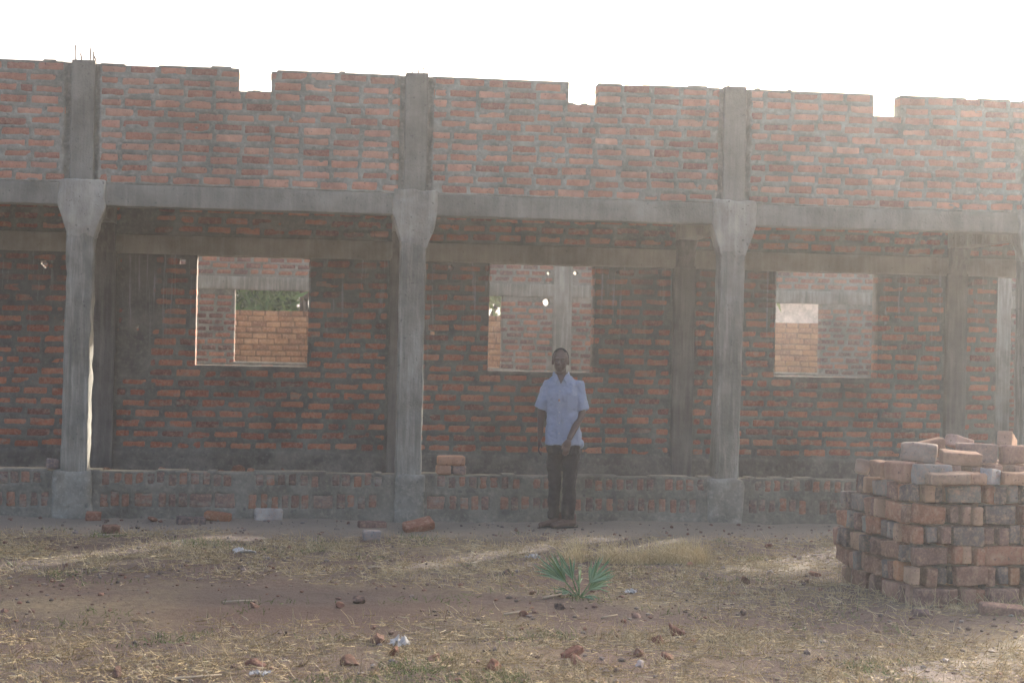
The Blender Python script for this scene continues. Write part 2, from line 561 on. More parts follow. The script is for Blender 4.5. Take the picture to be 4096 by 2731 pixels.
# --- room wall behind the veranda
YR = 2.14
wins = [(-2.5, -1.3, 1.457, 2.63), (.958, 2.168, 1.457, 2.63), (4.138, 5.315, 1.457, 2.63), (7.38, 8.58, 1.457, 2.63), (9.98, 10.85, .3, 2.63)]
holes = [(-.653, 2.50, .044), (.80, 2.565, .038), (3.71, 2.575, .034), (5.566, 2.575, .026), (9.635, 2.56, .04), (.345, 1.845, .022), (3.53, 1.855, .028)]
XL2, XR2 = -2.9, 12.2
xs = np.unique(np.concatenate([grid_axis(XL2, XR2, .02)] + [np.array(q[:2]) for q in wins]))
zs = np.unique(np.concatenate([grid_axis(.25, 2.637, .02), grid_axis(2.637, ZT, .03), [1.457]]))
xc, zc = (xs[1:] + xs[:-1]) / 2, (zs[1:] + zs[:-1]) / 2
rex = [tuple(q) for q in wins] + [(k * S - .14, k * S + .14, 0, 2.95) for k in COLS] + [(XL2, XR2, 2.6, 2.87)]
rex += [(a - q, a + q, b - q, b + q) for a, b, q in holes]
rbricks = lay(XL2, XR2, .545, .1098, 19, .248, .040, .071, rex, seed=22) + lay(XL2, XR2, 2.86, .107, 13, .248, .040, .070, rex, seed=23)
h = mortar_height(xs, zs, rbricks, 33, smear=.47)
X, Z = np.meshgrid(xs, zs, indexing='ij')
t = np.clip((.535 + .012 * vn(X * 3, 0, 0, 90) - Z) / .02, 0, 1)
h += t * (.035 + .01 * fbm(X * 3, Z * 8, 0, 91, 3))
hi = np.clip((Z - 2.0) / .4, 0, 1)
h += .006 * hi * np.clip(fbm(X * 2.2, Z * 2.2, 0, 93, 3) + .1, 0, 1)
# dark slurry pad right of the first room column
t = np.clip((.22 - np.abs(X - .33 + .06 * vn(Z * 4, 1, 0, 3))) / .05, 0, 1) * np.clip((Z - 1.3) / .1, 0, 1)
h = h * (1 - t) + t * (.008 + .006 * fbm(X * 8, Z * 8, 0, 95, 2))
keep = np.ones((len(xs) - 1, len(zs) - 1), bool)
for (a, b, c, d) in wins:
    ja = a + .008 * vn(zc * 9.1, a, 0, 1); jb = b + .008 * vn(zc * 9.1, b, 0, 2)
    keep &= ~((xc[:, None] > ja[None, :]) & (xc[:, None] < jb[None, :]) & (zc[None, :] > c) & (zc[None, :] < d + .02))
for (a, b, q) in holes:
    rr = q * (1 + .25 * vn(np.arctan2(zc[None, :] - b, xc[:, None] - a) * 1.5, a, 0, 5))
    keep &= ~(np.hypot(xc[:, None] - a, zc[None, :] - b) < rr)
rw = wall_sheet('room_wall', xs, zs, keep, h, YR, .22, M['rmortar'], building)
camp = np.array((2.156, -16.397))
def behind_column(b):
    for k in COLS:
        cx = k * S
        t = (YR + 16.4) / 16.4
        if abs(2.156 + (cx - 2.156) * t - b[0]) < .2: return True
    return False
vis = [b for b in rbricks if -1.05 < b[0] < 10.2 and b[1] < 3.3 and not behind_column(b)]
vis.sort(key=lambda b: -b[2] * b[3] / ((b[0] - 2.156) ** 2 + 344))
chosen = {id(b) for b in vis[:300]}
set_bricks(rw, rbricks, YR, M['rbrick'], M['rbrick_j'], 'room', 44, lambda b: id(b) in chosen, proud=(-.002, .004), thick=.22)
block('room_beam', XL2, XR2, YR - .03, YR + .2, 2.637, 2.842, M['room_beam'], building, .01, (180, 4, 6), .006, 4, 5)
for k in COLS:
    c = empty('room_column', (k * S, YR, 0)); c.parent = building
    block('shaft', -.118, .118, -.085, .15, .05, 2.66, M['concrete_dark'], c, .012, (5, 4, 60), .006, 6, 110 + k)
    def H(P):
        t = np.clip((P[:, 2] + .13) / .3, 0, 1)
        f = P[:, 1] < 0
        P[:, 1] = np.where(f, P[:, 1] - .14 * t, P[:, 1])
        return P
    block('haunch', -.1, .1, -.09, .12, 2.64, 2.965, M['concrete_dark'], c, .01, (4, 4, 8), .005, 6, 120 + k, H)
    tb = block('tie_beam', k * S - .105, k * S + .105, .2, YR + .1, 2.945, 3.186, M['concrete_pale'], building, .01, (4, 40, 5), .006, 5, 130 + k)  # pale concrete stands in for sky light on the side faces

# --- inner wall across the roofless rooms
YI = 11.5
iw = [(.98, 2.28, 1.38, 2.56), (4.05, 5.37, 1.36, 2.56), (9.55, 10.83, 1.38, 2.56)]
ih = [(6.10, 2.47, .06), (6.13, 2.955, .03), (6.585, 2.965, .035)]
xs = np.unique(np.concatenate([grid_axis(-4, 16.5, .045)] + [np.array(q[:2]) for q in iw] + [np.linspace(a - q, a + q, 9) for a, b, q in ih]))
zs = np.unique(np.concatenate([grid_axis(-.1, ZT, .045), [1.38, 1.36, 2.56]] + [np.linspace(b - q, b + q, 9) for a, b, q in ih]))
xc, zc = (xs[1:] + xs[:-1]) / 2, (zs[1:] + zs[:-1]) / 2
icol = (-.55, 3.1, 6.37, 9.2, 14.02)
iex = list(iw) + [(c - .17, c + .17, 0, 9) for c in icol] + [(-4, 16.5, 2.5, 2.79)] + [(a - q, a + q, b - q, b + q) for a, b, q in ih]
ibr = lay(-4, 16.5, .1, .1035, 23, .235, .045, .070, iex, seed=24) + lay(-4, 16.5, 2.79, .1035, 14, .235, .045, .072, iex, seed=25)
h = mortar_height(xs, zs, ibr, 35, smear=.5, amp=.004)
keep = np.ones((len(xs) - 1, len(zs) - 1), bool)
for (a, b, c, d) in iw:
    keep &= ~((xc[:, None] > a) & (xc[:, None] < b) & (zc[None, :] > c) & (zc[None, :] < d))
for (a, b, q) in ih:
    keep &= ~(np.hypot(xc[:, None] - a, zc[None, :] - b) < q)
nw = wall_sheet('inner_wall', xs, zs, keep, h, YI, .22, M['imortar'], building)
set_bricks(nw, ibr, YI, M['brick'], M['ibrick_j'], 'inner', 45, lambda b: False, proud=(.0, .012), thick=.22)
block('inner_beam', -4, 16.5, YI - .035, YI + .2, 2.555, 2.765, M['concrete'], building, .01, (120, 3, 4), .006, 4, 6)
for c in icol:
    block('inner_column', c - .15, c + .15, YI - .05, YI + .2, -.1, ZT, M['concrete'], building, .012, (4, 4, 60), .008, 5, 140)

block('unseen_veranda_slab', XL, XR, .205, YR - .002, ZB + .003, ZB + .12, M['concrete_beam'], building, .01, (60, 20, 2), .006, 3, 152)  # unseen slab inferred from dark brickwork, added to darken the room wall
# --- end walls close the rooms at both ends
block('end_wall', XL2 - .2, XL2, YR, YI + .2, -.1, ZT, M['mortar'], building, .01, (3, 60, 30), .01, 4, 150)
block('end_wall', 15.9, 16.1, YR, YI, -.1, ZT, M['mortar'], building, .01, (3, 60, 30), .01, 4, 151)

# ------------------------------------------------------------------ boundary wall behind
YB = 15.5
bw = empty('boundary_wall', (0, YB, 0))
tag(bw, 'orange brown brick boundary wall seen through the windows, in front of trees', 'wall', kind='thing')
xs = grid_axis(-6, 20, .06); zs = grid_axis(-.1, 2.29, .06)
bbr = lay(-6, 20, .03, .1085, 20, .262, .018, .088, [], jit=.006, hjit=.006, seed=26) 
bbr += lay(-6, 20, 2.2, .085, 1, .2, .03, .08, [], seed=27)
h = np.full((len(xs), len(zs)), -.012) + .006 * fbm(xs[:, None] * 6, zs[None, :] * 6, 0, 7, 2)
b0 = wall_sheet('wall_core', xs, zs, np.ones((len(xs) - 1, len(zs) - 1), bool), h, 0, .2, M['mud'], bw)
def bpick(b):
    x, z = b[0], b[1]
    return z > 1.1 and (1.0 < x < 2.35 or 5.35 < x < 5.95 or 11.0 < x < 12.15)
set_bricks(bw, bbr, 0, M['bbrick'], M['bbrick_j'], 'bound', 46, bpick, proud=(.0, .012), thick=.2)

# ------------------------------------------------------------------ ground
def ground_h(x, y):
    x = np.asarray(x, float); y = np.asarray(y, float)
    near = np.exp(-((y + .1) / .55) ** 2) * (y < .3) + 0 * x
    z = .035 * near * (.7 + .5 * vn(x * 1.3, 0, 0, 1))
    z = z + .035 * fbm(x * .9, y * .9, 0, 2, 3) * np.clip(-y, 0, 1)
    z = z + .010 * fbm(x * 5, y * 5, 0, 3, 3) + .005 * fbm(x * 17, y * 17, 0, 4, 2)
    inside = (y > .2) & (y < 2.2) & (x > -3) & (x < 12.2)
    return np.where(inside, .27 + .02 * fbm(x * 3, y * 3, 0, 6, 2), np.where(y > 2.2, 0.0 + .02 * fbm(x, y, 0, 6, 2), z))
gx = np.unique(np.concatenate([[-250, -120, -60, -30, -15], grid_axis(-8, -2, .4), grid_axis(-2, 9.5, .035), grid_axis(9.5, 18, .4), [30, 60, 120, 250]]))
gy = np.unique(np.concatenate([[-250, -120, -60, -35], grid_axis(-25, -9.2, .6), grid_axis(-9.2, .2, .035), grid_axis(.24, 2.3, .12), grid_axis(2.4, 30, .8), [40, 60, 120, 250]]))
X, Y = np.meshgrid(gx, gy, indexing='ij')
Zg = ground_h(X, Y)
idx = np.arange(X.size).reshape(X.shape)
F = np.stack([idx[:-1, :-1], idx[1:, :-1], idx[1:, 1:], idx[:-1, 1:]], -1).reshape(-1, 4)
gm = mesh('ground', np.stack([X, Y, Zg], -1).reshape(-1, 3), F, True)
q = NT('soil', .97)
c = q.mix(q.ramp(q.noise(.9, 5), .38, .62), (.115, .086, .07), (.15, .102, .078))
c = q.mix(q.ramp(q.noise(.55, 4, off=(3, 8, 0)), .47, .62), c, (.21, .168, .105))
c = q.mix(q.mul(q.ramp(q.noise(16, 5, rough=.75), .42, .7), .7), c, (.045, .036, .03))
c = q.mix(q.mul(q.ramp(q.noise(34, 4, off=(5, 5, 5)), .56, .72), .65), c, (.30, .24, .155))
c = q.mix(q.mul(q.ramp(q.noise(60, 3, off=(1, 5, 5)), .66, .74), .5), c, (.3, .12, .07))
s = q.n('ShaderNodeSeparateXYZ'); q.lk(q.pos, s.inputs[0])
def patch(cx, cy, rx, ry):
    a_ = q.n('ShaderNodeVectorMath', operation='SUBTRACT'); q.lk(q.pos, a_.inputs[0]); a_.inputs[1].default_value = (cx, cy, 0)
    b_ = q.n('ShaderNodeVectorMath', operation='MULTIPLY'); q.lk(a_.outputs[0], b_.inputs[0]); b_.inputs[1].default_value = (1 / rx, 1 / ry, 0)
    l_ = q.n('ShaderNodeVectorMath', operation='LENGTH'); q.lk(b_.outputs[0], l_.inputs[0])
    return q.ramp(q.mul(l_.outputs['Value'], q.mul(q.noise(2.5, 4, off=(cx, cy, 0)), .9), 'ADD'), 1.6, .9)
c = q.mix(q.mul(patch(2.3, -5.5, 1.5, .7), .7), c, (.10, .064, .049))
c = q.mix(q.mul(patch(2.0, -4.7, 1.2, .5), .7), c, (.08, .064, .055))
c = q.mix(q.mul(q.ramp(s.outputs['Y'], -1.5, -.6), .75), c, (.32, .28, .22))      # grey dust and cement at the wall foot
c = q.mix(q.ramp(s.outputs['Y'], 2.0, 2.6), c, (.26, .19, .13))      # dry earth inside the rooms and beyond
q.bump(q.noise(30, 6, rough=.75), .9, .03)
M['soil'] = q.out(c)
g = link('ground', gm, None, M['soil'])
tag(g, 'dark brown dirt ground with dry grass and brick crumbs', kind='structure')

def gz(x, y): return float(ground_h(np.array([x]), np.array([y]))[0])

# ------------------------------------------------------------------ grass, straw, crumbs
def fol(name, cols, rough=.8, trans=0.):
    q = NT(name, rough)
    rnd = q.n('ShaderNodeNewGeometry').outputs['Random Per Island']
    rp = q.n('ShaderNodeValToRGB')
    e = rp.color_ramp.elements
    while len(e) < len(cols): e.new(.5)
    for i, cc in enumerate(cols):
        e[i].position = i / (len(cols) - 1); e[i].color = cc + (1,)
    q.lk(rnd, rp.inputs[0])
    return q.out(rp.outputs[0])
M['straw'] = fol('straw', [(.22, .165, .09), (.40, .315, .165), (.52, .425, .245), (.30, .23, .115), (.62, .54, .36)])
M['clump'] = fol('yellow_grass', [(.42, .33, .16), (.58, .47, .25), (.66, .55, .33)])
M['green'] = fol('green_grass', [(.07, .11, .03), (.12, .17, .05), (.17, .2, .08)])
M['crumb'] = fol('crumbs', [(.09, .075, .065), (.12, .095, .08), (.22, .11, .075), (.16, .13, .11), (.24, .21, .19), (.17, .09, .065), (.12, .09, .075)])

def density(x, y):
    d = .30 + .35 * fbm(x * .8, y * .8, 0, 51, 3)
    def el(cx, cy, rx, ry): return np.exp(-(((x - cx) / rx) ** 2 + ((y - cy) / ry) ** 2) * 1.2)
    d = d + .75 * el(.9, -2.6, 1.9, .85) + .8 * el(4.9, -3.0, .9, .6) + .35 * el(5.6, -4.2, 1.0, .9) + .45 * el(3.4, -3.6, .8, .7) + .4 * el(2.3, -2.1, .8, .5)
    d = d + .6 * np.clip((-y - 6.1) / .8, 0, 1)
    d = d - .8 * el(2.0, -4.9, 1.3, .75) - .35 * el(4.3, -5.3, .9, .35) - .35 * el(.4, -4.9, .6, .6)
    d = d - .6 * np.clip((y + 1.15) / .5, 0, 1)
    return np.clip(d * np.clip(.62 + 1.5 * fbm(x * 3.6, y * 3.6, 0, 55, 2), .05, 1.6), 0, 1.3)

def scatter(n, x0=-1.7, x1=9.3, y0=-9.0, y1=-.15, dens=density, seed=1):
    g_ = np.random.default_rng(seed)
    out = []
    tot = 0
    while tot < n:
        x = g_.uniform(x0, x1, n); y = g_.uniform(y0, y1, n)
        k = g_.random(n) < dens(x, y)
        out.append(np.stack([x[k], y[k]], 1)); tot += k.sum()
    return np.concatenate(out)[:n]

def blades(name, P, length, width, lift, mat, seed, curl=.4):
    """P: n x 2; each blade a bent strip of two quads"""
    g_ = np.random.default_rng(seed)
    n = len(P)
    az = g_.uniform(0, 2 * np.pi, n)
    L = length[0] + (length[1] - length[0]) * g_.random(n) ** 1.6
    el = lift[0] + (lift[1] - lift[0]) * g_.random(n)
    wd = g_.uniform(width[0], width[1], n)
    z0 = ground_h(P[:, 0], P[:, 1]) + .002
    base = np.stack([P[:, 0], P[:, 1], z0], 1)
    V = []
    side = np.stack([-np.sin(az), np.cos(az), 0 * az], 1)
    p = base
    e = el.copy()
    bend = g_.uniform(-curl, curl, n)
    turn = g_.uniform(-.5, .5, n)
    for s in range(3):
        t = 1 - .35 * s
        V.append(p + side * (wd * t)[:, None]); V.append(p - side * (wd * t)[:, None])
        d = np.stack([np.cos(az) * np.cos(e), np.sin(az) * np.cos(e), np.sin(e)], 1)
        p = p + d * (L / 2)[:, None]
        e = np.maximum(e + bend, -.05); az = az + turn
    V = np.stack(V, 1)
    V[:, :, 2] = np.maximum(V[:, :, 2], z0[:, None] + .001)
    V[:, 1::2, 2] += .003
    o = np.arange(n)[:, None] * 6
    F = np.concatenate([o + np.array([0, 1, 3, 2]), o + np.array([2, 3, 5, 4])])
    me = mesh(name, V.reshape(-1, 3), F)
    ob = link(name, me, None, mat)
    return ob

o = blades('straw_litter', scatter(44000, seed=2), (.015, .11), (.0010, .0026), (.0, .16), M['straw'], 3, .12)
tag(o, 'pale dry straw littered over the dirt', kind='stuff')
o = blades('dry_grass', scatter(30000, seed=4), (.03, .12), (.0010, .0024), (.3, 1.4), M['straw'], 5, .5)
tag(o, 'short dry yellow grass growing in patches on the dirt', kind='stuff')
def dg(x, y):
    a = np.clip(fbm(x * 2.2, y * 2.2, 0, 61, 3) * 2.4 - .55, 0, 1) * (.25 + .9 * np.clip((-y - 5.9) / .8, 0, 1) + .5 * np.exp(-((x - .8) / 1.5) ** 2 - ((y + 2.2) / .9) ** 2))
    return np.clip(a, 0, 1) * (y < -.9)
o = blades('green_grass', scatter(7000, dens=dg, seed=6), (.02, .06), (.0012, .0026), (.2, 1.3), M['green'], 7, .4)
tag(o, 'sparse short green grass sprouting among the straw', kind='stuff')
# the tall straw clump behind the palm seedling
g_ = np.random.default_rng(9)
cc = np.stack([g_.uniform(4.3, 5.35, 34), -2.92 + .13 * g_.normal(size=34)], 1)
P = cc[g_.integers(0, 34, 2200)] + g_.normal(size=(2200, 2)) * np.array([.045, .035])
o = blades('dry_grass_clump', P, (.06, .23), (.0010, .0024), (.6, 1.5), M['clump'], 10, .6)
tag(o, 'tall clump of dry yellow grass behind the palm seedling', 'grass', kind='stuff')
# weeds at the foot of the brick stack
P = np.concatenate([np.stack([g_.uniform(6.2, 7.6, 190), -5.40 + .08 * g_.normal(size=190)], 1), np.stack([g_.uniform(5.9, 6.25, 110), g_.uniform(-5.2, -3.8, 110)], 1)])
o = blades('stack_foot_grass', P, (.03, .17), (.0010, .0022), (.5, 1.5), M['straw'], 12, .5)
tag(o, 'thin dry grass growing along the foot of the brick stack', kind='stuff')

# crumbs and pebbles
ico = bmesh.new(); bmesh.ops.create_icosphere(ico, subdivisions=1, radius=1)
iv = np.array([v.co[:] for v in ico.verts]); if_ = np.array([[v.index for v in f.verts] for f in ico.faces]); ico.free()
def dcr(x, y): return np.clip(.35 - .3 * np.exp(-((x - 2.2) / 1.3) ** 2 - ((y + 5.2) / .9) ** 2) + .5 * fbm(x * 1.1, y * 1.1, 0, 71, 3) + .4 * np.clip((x - 4.5) / 2, 0, 1) * (y < -5.5) + .3 * (y > -1.0), .03, 1)
P = scatter(7500, dens=dcr, seed=13)
n = len(P)
r_ = .0035 + .019 * g_.random(n) ** 4
sc = np.stack([r_ * g_.uniform(.7, 1.4, n), r_ * g_.uniform(.7, 1.4, n), r_ * g_.uniform(.45, .9, n)], 1)
a = g_.uniform(0, 6.28, n)
V = iv[None] * sc[:, None] * g_.uniform(.75, 1.2, (n, len(iv), 1))
V = np.stack([V[..., 0] * np.cos(a)[:, None] - V[..., 1] * np.sin(a)[:, None], V[..., 0] * np.sin(a)[:, None] + V[..., 1] * np.cos(a)[:, None], V[..., 2]], -1)
V += np.stack([P[:, 0], P[:, 1], ground_h(P[:, 0], P[:, 1]) + sc[:, 2] * .4], 1)[:, None]
F = (if_[None] + (np.arange(n) * len(iv))[:, None, None]).reshape(-1, 3)
o = link('brick_crumbs', mesh('brick_crumbs', V.reshape(-1, 3), F), None, M['crumb'])
tag(o, 'small soil clods, pebbles and brick crumbs over the ground', kind='stuff')

# ------------------------------------------------------------------ loose bricks and rubble
LB = [rounded_box(.26, .128, .08, .014 + .004 * (s % 3), (6, 3, 2), .008, 10, 200 + s) for s in range(7)]
HB = [rounded_box(.14, .125, .08, .016, (4, 3, 2), .011, 12, 220 + s) for s in range(3)]
for me in LB + HB: me.materials.append(M['loose'])
def chunk(seed, rough=.3):
    bm = bmesh.new(); bmesh.ops.create_icosphere(bm, subdivisions=3, radius=1)
    rr = random.Random(seed)
    pl = [Vector((rr.gauss(0, 1), rr.gauss(0, 1), rr.gauss(0, 1))).normalized() for _ in range(10)]
    for v in bm.verts:
        for p in pl:
            d = v.co.dot(p)
            if d > .5: v.co -= p * (d - .5) * .97
        v.co *= 1 + .10 * float(fbm(v.co.x * 2.5, v.co.y * 2.5, v.co.z * 2.5, seed, 3)) + .025 * rr.gauss(0, 1)
    me = bpy.data.meshes.new('chunk'); bm.to_mesh(me); bm.free()
    me.materials.append(M['loose'])
    return me
CH = [chunk(s) for s in range(8)]

def loose(name, me, x, y, z, rot, scale, col, label, cat, group=None):
    o = bpy.data.objects.new(name, me)
    o.location = (x, y, z); o.rotation_euler = rot; o.scale = scale; o.color = tuple(col) + (1,)
    COL.objects.link(o)
    tag(o, label, cat, group)
    return o
RED, TAN, BRN, DRK, GRY, WHT = (.20, .09, .058), (.36, .21, .13), (.165, .092, .062), (.08, .066, .058), (.25, .24, .22), (.5, .49, .48)
GB = 'loose bricks on the ground by the low wall'
R_ = math.radians
def on_ground(x, y, half): return gz(x, y) + half - .006
loose('half_brick', HB[0], .21, -.2, on_ground(.21, -.2, .04), (0, .05, .1), (1, 1, 1.1), (.33, .16, .10), 'reddish half brick at the foot of the left column pedestal', 'brick', GB)
loose('half_brick', HB[1], .47, -1.1, on_ground(.47, -1.1, .042), (.1, 0, .35), (1, 1, 1.1), BRN, 'brown half brick on grass in front of the reddish half brick', 'brick', GB)
loose('brick', LB[0], 1.12, -.42, on_ground(1.12, -.42, .035), (0, .06, .25), (1, 1, .95), (.16, .14, .13), 'dark grey brick lying beside the orange brick at wall foot', 'brick', GB)
loose('brick', LB[1], 1.36, -.22, on_ground(1.36, -.22, .04), (.05, .1, -.1), (.95, 1, 1), (.34, .155, .08), 'rounded orange brown brick between dark and whitish bricks', 'brick', GB)
loose('brick', LB[2], 1.83, -.13, on_ground(1.83, -.13, .055), (R_(80), .03, .08), (1.02, 1, .95), (.46, .44, .38), 'whitish cement covered brick leaning at foot of the low wall', 'brick', GB)
loose('half_brick', HB[2], 2.76, -1.42, on_ground(2.76, -1.42, .045), (0, 0, .05), (1.15, 1, 1.15), GRY, 'grey half brick on the ground in front of the flat brick', 'brick', GB)
loose('brick', LB[3], 2.8, -.5, on_ground(2.8, -.5, .03), (0, .03, .1), (1, 1, .9), (.19, .12, .1), 'flat dull brown brick lying behind the grey half brick', 'brick', GB)
loose('brick', LB[4], 3.22, -.72, on_ground(3.22, -.72, .055), (R_(25), -.22, .3), (1.08, 1.05, 1.1), (.27, .125, .075), 'large reddish brown brick tilted up before the middle column', 'brick', GB)
loose('brick_fragment', CH[0], .76, -.28, on_ground(.76, -.28, .02), (.2, .3, 1), (.065, .05, .03), (.27, .14, .09), 'small brown brick fragment at low wall left of dark grey brick', 'brick fragment')
GS = 'three bricks piled on the low wall'
zt = ZP - .004
loose('brick', HB[0], 3.505, .06, zt + .044, (0, 0, .05), (1, 1.05, 1.1), (.42, .24, .15), 'tan brick under left end of the top brick on low wall', 'brick', GS)
loose('brick', HB[1], 3.66, .07, zt + .043, (0, 0, -.1), (.92, 1.05, 1.08), (.26, .2, .17), 'greyish brick under right end of the top brick on low wall', 'brick', GS)
loose('brick', LB[5], 3.575, .055, zt + .044 * 2 + .046, (R_(0), .01, .02), (1.04, 1, 1.2), (.46, .245, .14), 'orange tan brick on top of two others on low wall', 'brick', GS)
loose('half_brick', HB[2], -.215, .05, zt + .05, (.0, .05, .3), (.76, .9, 1.2), (.2, .17, .155), 'grey half brick on low wall against left column', 'brick')
# rubble on the veranda floor just behind the low wall
rub = [(.22, .62, .07, BRN, 'dark pointed rubble lump behind low wall right of left column'), (.78, .5, .085, RED, 'red brown rubble lump behind low wall below the first window'),
       (.96, .48, .075, TAN, 'tan rubble block behind low wall below the first window'), (1.33, .6, .07, BRN, 'left small lump of the rubble heap behind low wall'),
       (1.48, .62, .12, RED, 'biggest broken brick of the rubble heap behind low wall'), (1.66, .66, .085, (.4, .2, .12), 'orange broken brick of the rubble heap behind low wall'),
       (1.77, .5, .055, DRK, 'dark small stone beside rubble heap behind low wall'), (1.97, .6, .085, RED, 'pointed red brick shard at right end of the rubble heap')]
for i, (x, y, s, c_, lb) in enumerate(rub):
    loose('rubble', CH[i % 8], x, y, .38 + s * .25, (i, i * .7, i * 1.3), (s, s * .8, s * .85), c_, lb, 'rubble', 'rubble behind the low wall')
# fragments over the yard
fr = [(6.28, -1.7, .045, RED, 'small red brick fragment alone on grey dirt left of brick stack'), (5.43, -4.09, .085, BRN, 'brown brick chunk in yellow grass between palm and brick stack'),
      (5.76, -3.61, .055, GRY, 'grey square stone in the yellow grass left of brick stack'), (6.1, -3.67, .07, RED, 'reddish brick chunk against the left side of brick stack'),
      (5.22, -3.2, .07, (.27, .115, .065), 'orange brick chunk at right end of the tall grass clump'), (4.41, -6.33, .09, (.2, .09, .065), 'dark red brick chunk on bare soil in the lower middle'),
      (4.25, -6.61, .075, RED, 'red brick chunk just left of the dark red chunk'), (4.2, -7.06, .06, RED, 'red brick chunk in straw directly below the other red chunks'),
      (5.03, -5.57, .05, DRK, 'dark flat stone on bare soil right of the palm seedling'), (5.93, -4.01, .045, BRN, 'brown brick crumb near the stack foot, beside reddish chunk'),
      (5.46, -4.78, .04, RED, 'small red brick crumb below the brown brick chunk'), (3.66, -7.09, .085, (.21, .088, .055), 'pointed red brick shard sticking up from straw at bottom'),
      (3.65, -7.33, .08, (.27, .14, .09), 'tan brick shard lying in front of the pointed shard'), (3.58, -5.64, .05, RED, 'red brick lump left of the palm seedling near pale chip'),
      (3.84, -5.35, .07, DRK, 'dark flat stone in front of the palm seedling'), (4.3, -5.65, .06, (.25, .17, .14), 'greyish brown stone right of the palm seedling base'),
      (4.18, -5.85, .035, RED, 'red brick crumb beside the pale wood chip'), (4.05, -7.04, .08, BRN, 'flat brown brick piece in straw at bottom right of centre'),
      (3.74, -4.76, .045, BRN, 'brown clod just left of palm seedling'), (3.68, -3.76, .055, DRK, 'dark stone in straw up left of the palm seedling'),
      (3.92, -4.8, .035, BRN, 'small brown clod touching the palm seedling'), (4.28, -4.48, .05, (.22, .14, .11), 'brown clod right behind the palm seedling'),
      (3.98, -7.38, .045, WHT, 'whitish stone in straw at bottom right of the shards'), (1.22, -7.46, .07, (.18, .11, .08), 'round brown stone in grass at bottom left'),
      (1.92, -7.2, .075, (.24, .13, .09), 'brown brick lump in straw above white litter at bottom'), (.81, -4.75, .045, (.34, .2, .14), 'small pinkish brick chip on the left soil'),
      (1.85, -5.2, .05, BRN, 'brown brick chip at left edge of bare soil near pale stick'), (2.6, -6.45, .105, (.19, .105, .075), 'big brown brick lump behind the crumpled white plastic'),
      (2.53, -5.02, .075, DRK, 'dark pointed stone in the middle of the yard'), (2.41, -5.19, .06, (.2, .095, .06), 'reddish brick lump left of the dark pointed stone'),
      (2.67, -6.94, .06, RED, 'red brick chip below the crumpled white plastic'), (2.43, -7.21, .08, BRN, 'flat brown brick piece at bottom left of the white plastic'),
      (2.87, -7.15, .07, BRN, 'brown clod at bottom right of the white plastic'), (3.17, -7.49, .075, (.22, .10, .06), 'reddish brick shard near the bottom edge left of shards'),
      (2.07, -6.22, .04, DRK, 'dark small stone alone on the bare soil'), (6.21, -5.64, .07, (.15, .11, .1), 'round dark stone in front of the brick stack corner')]
for i, (x, y, s, c_, lb) in enumerate(fr):
    s *= .82
    sh_ = (s, s * .8, s * .62) if i != 35 else (s, s, s * .9)
    loose('round_stone' if i in (23, 35) else 'brick_fragment', CH[(i * 3) % 8], x, y, gz(x, y) + sh_[2] * .42, (i * .9, .3 * math.sin(i), i * 1.7), sh_, c_, lb, 'stone' if 'stone' in lb or 'clod' in lb else 'brick fragment')
loose('brick', LB[6], 6.78, -5.62, on_ground(6.78, -5.62, .03), (.12, .06, -.12), (1.12, 1, 1), (.2, .12, .095), 'half buried brown brick lying in front of the brick stack', 'brick')

# ------------------------------------------------------------------ brick stack
st_rot = math.radians(4.8)
st0 = Vector((6.34, -5.2, 0))
def SL(u, v, z):
    return (st0.x + u * math.cos(st_rot) - v * math.sin(st_rot), st0.y + u * math.sin(st_rot) + v * math.cos(st_rot), z)
U, RH = .272, .1405
rs0 = random.Random(3)
def worn(a, b, c):
    def f(P):
        P = P.copy()
        P[:, 2] *= 1 + a * P[:, 0]
        P[:, 0] *= 1 + b * P[:, 2]
        P[:, 1] *= 1 + c * P[:, 2]
        return P
    return f
SB = [rounded_box(.262, .080, .130, .009 + .005 * (s % 3), (8, 3, 5), .013, 10, 300 + s, worn(rs0.uniform(-.5, .5), rs0.uniform(-.5, .5), rs0.uniform(-1.6, 1.6))) for s in range(14)]
for me in SB: me.materials.append(M['loose'])
NAMES = [('reddish brown', (.33, .15, .09)), ('tan', (.40, .265, .175)), ('brown', (.24, .13, .09)), ('dark grey', (.13, .118, .11)), ('grey', (.23, .22, .2)), ('orange', (.42, .2, .1)), ('purplish brown', (.20, .12, .10)), ('pinkish tan', (.36, .225, .165)), ('light brown', (.33, .195, .135))]
WTS = [4, 4, 4, 8, 4, 2, 6, 2, 3]
ORD = ['', 'first', 'second', 'third', 'fourth', 'fifth', 'sixth', 'seventh', 'eighth', 'ninth', 'tenth', 'eleventh', 'twelfth', 'thirteenth', 'fourteenth', 'fifteenth']
CRS = ['bottom course', 'second course', 'third course', 'fourth course', 'fifth course', 'sixth course']
rs = random.Random(17)
inner = []
def put(u, v, z, rotz, tilt, col, label, me=None, scale=(1, 1, 1), roll=0):
    p = SL(u, v, z)
    o = bpy.data.objects.new('stacked_brick', me or rs.choice(SB))
    o.location = p; o.rotation_euler = (roll, tilt, rotz + st_rot); o.scale = scale; o.color = tuple(col) + (1,)
    COL.objects.link(o)
    tag(o, label, 'brick', 'bricks of the stack')
NU, NV, NR = 5, 5, 6
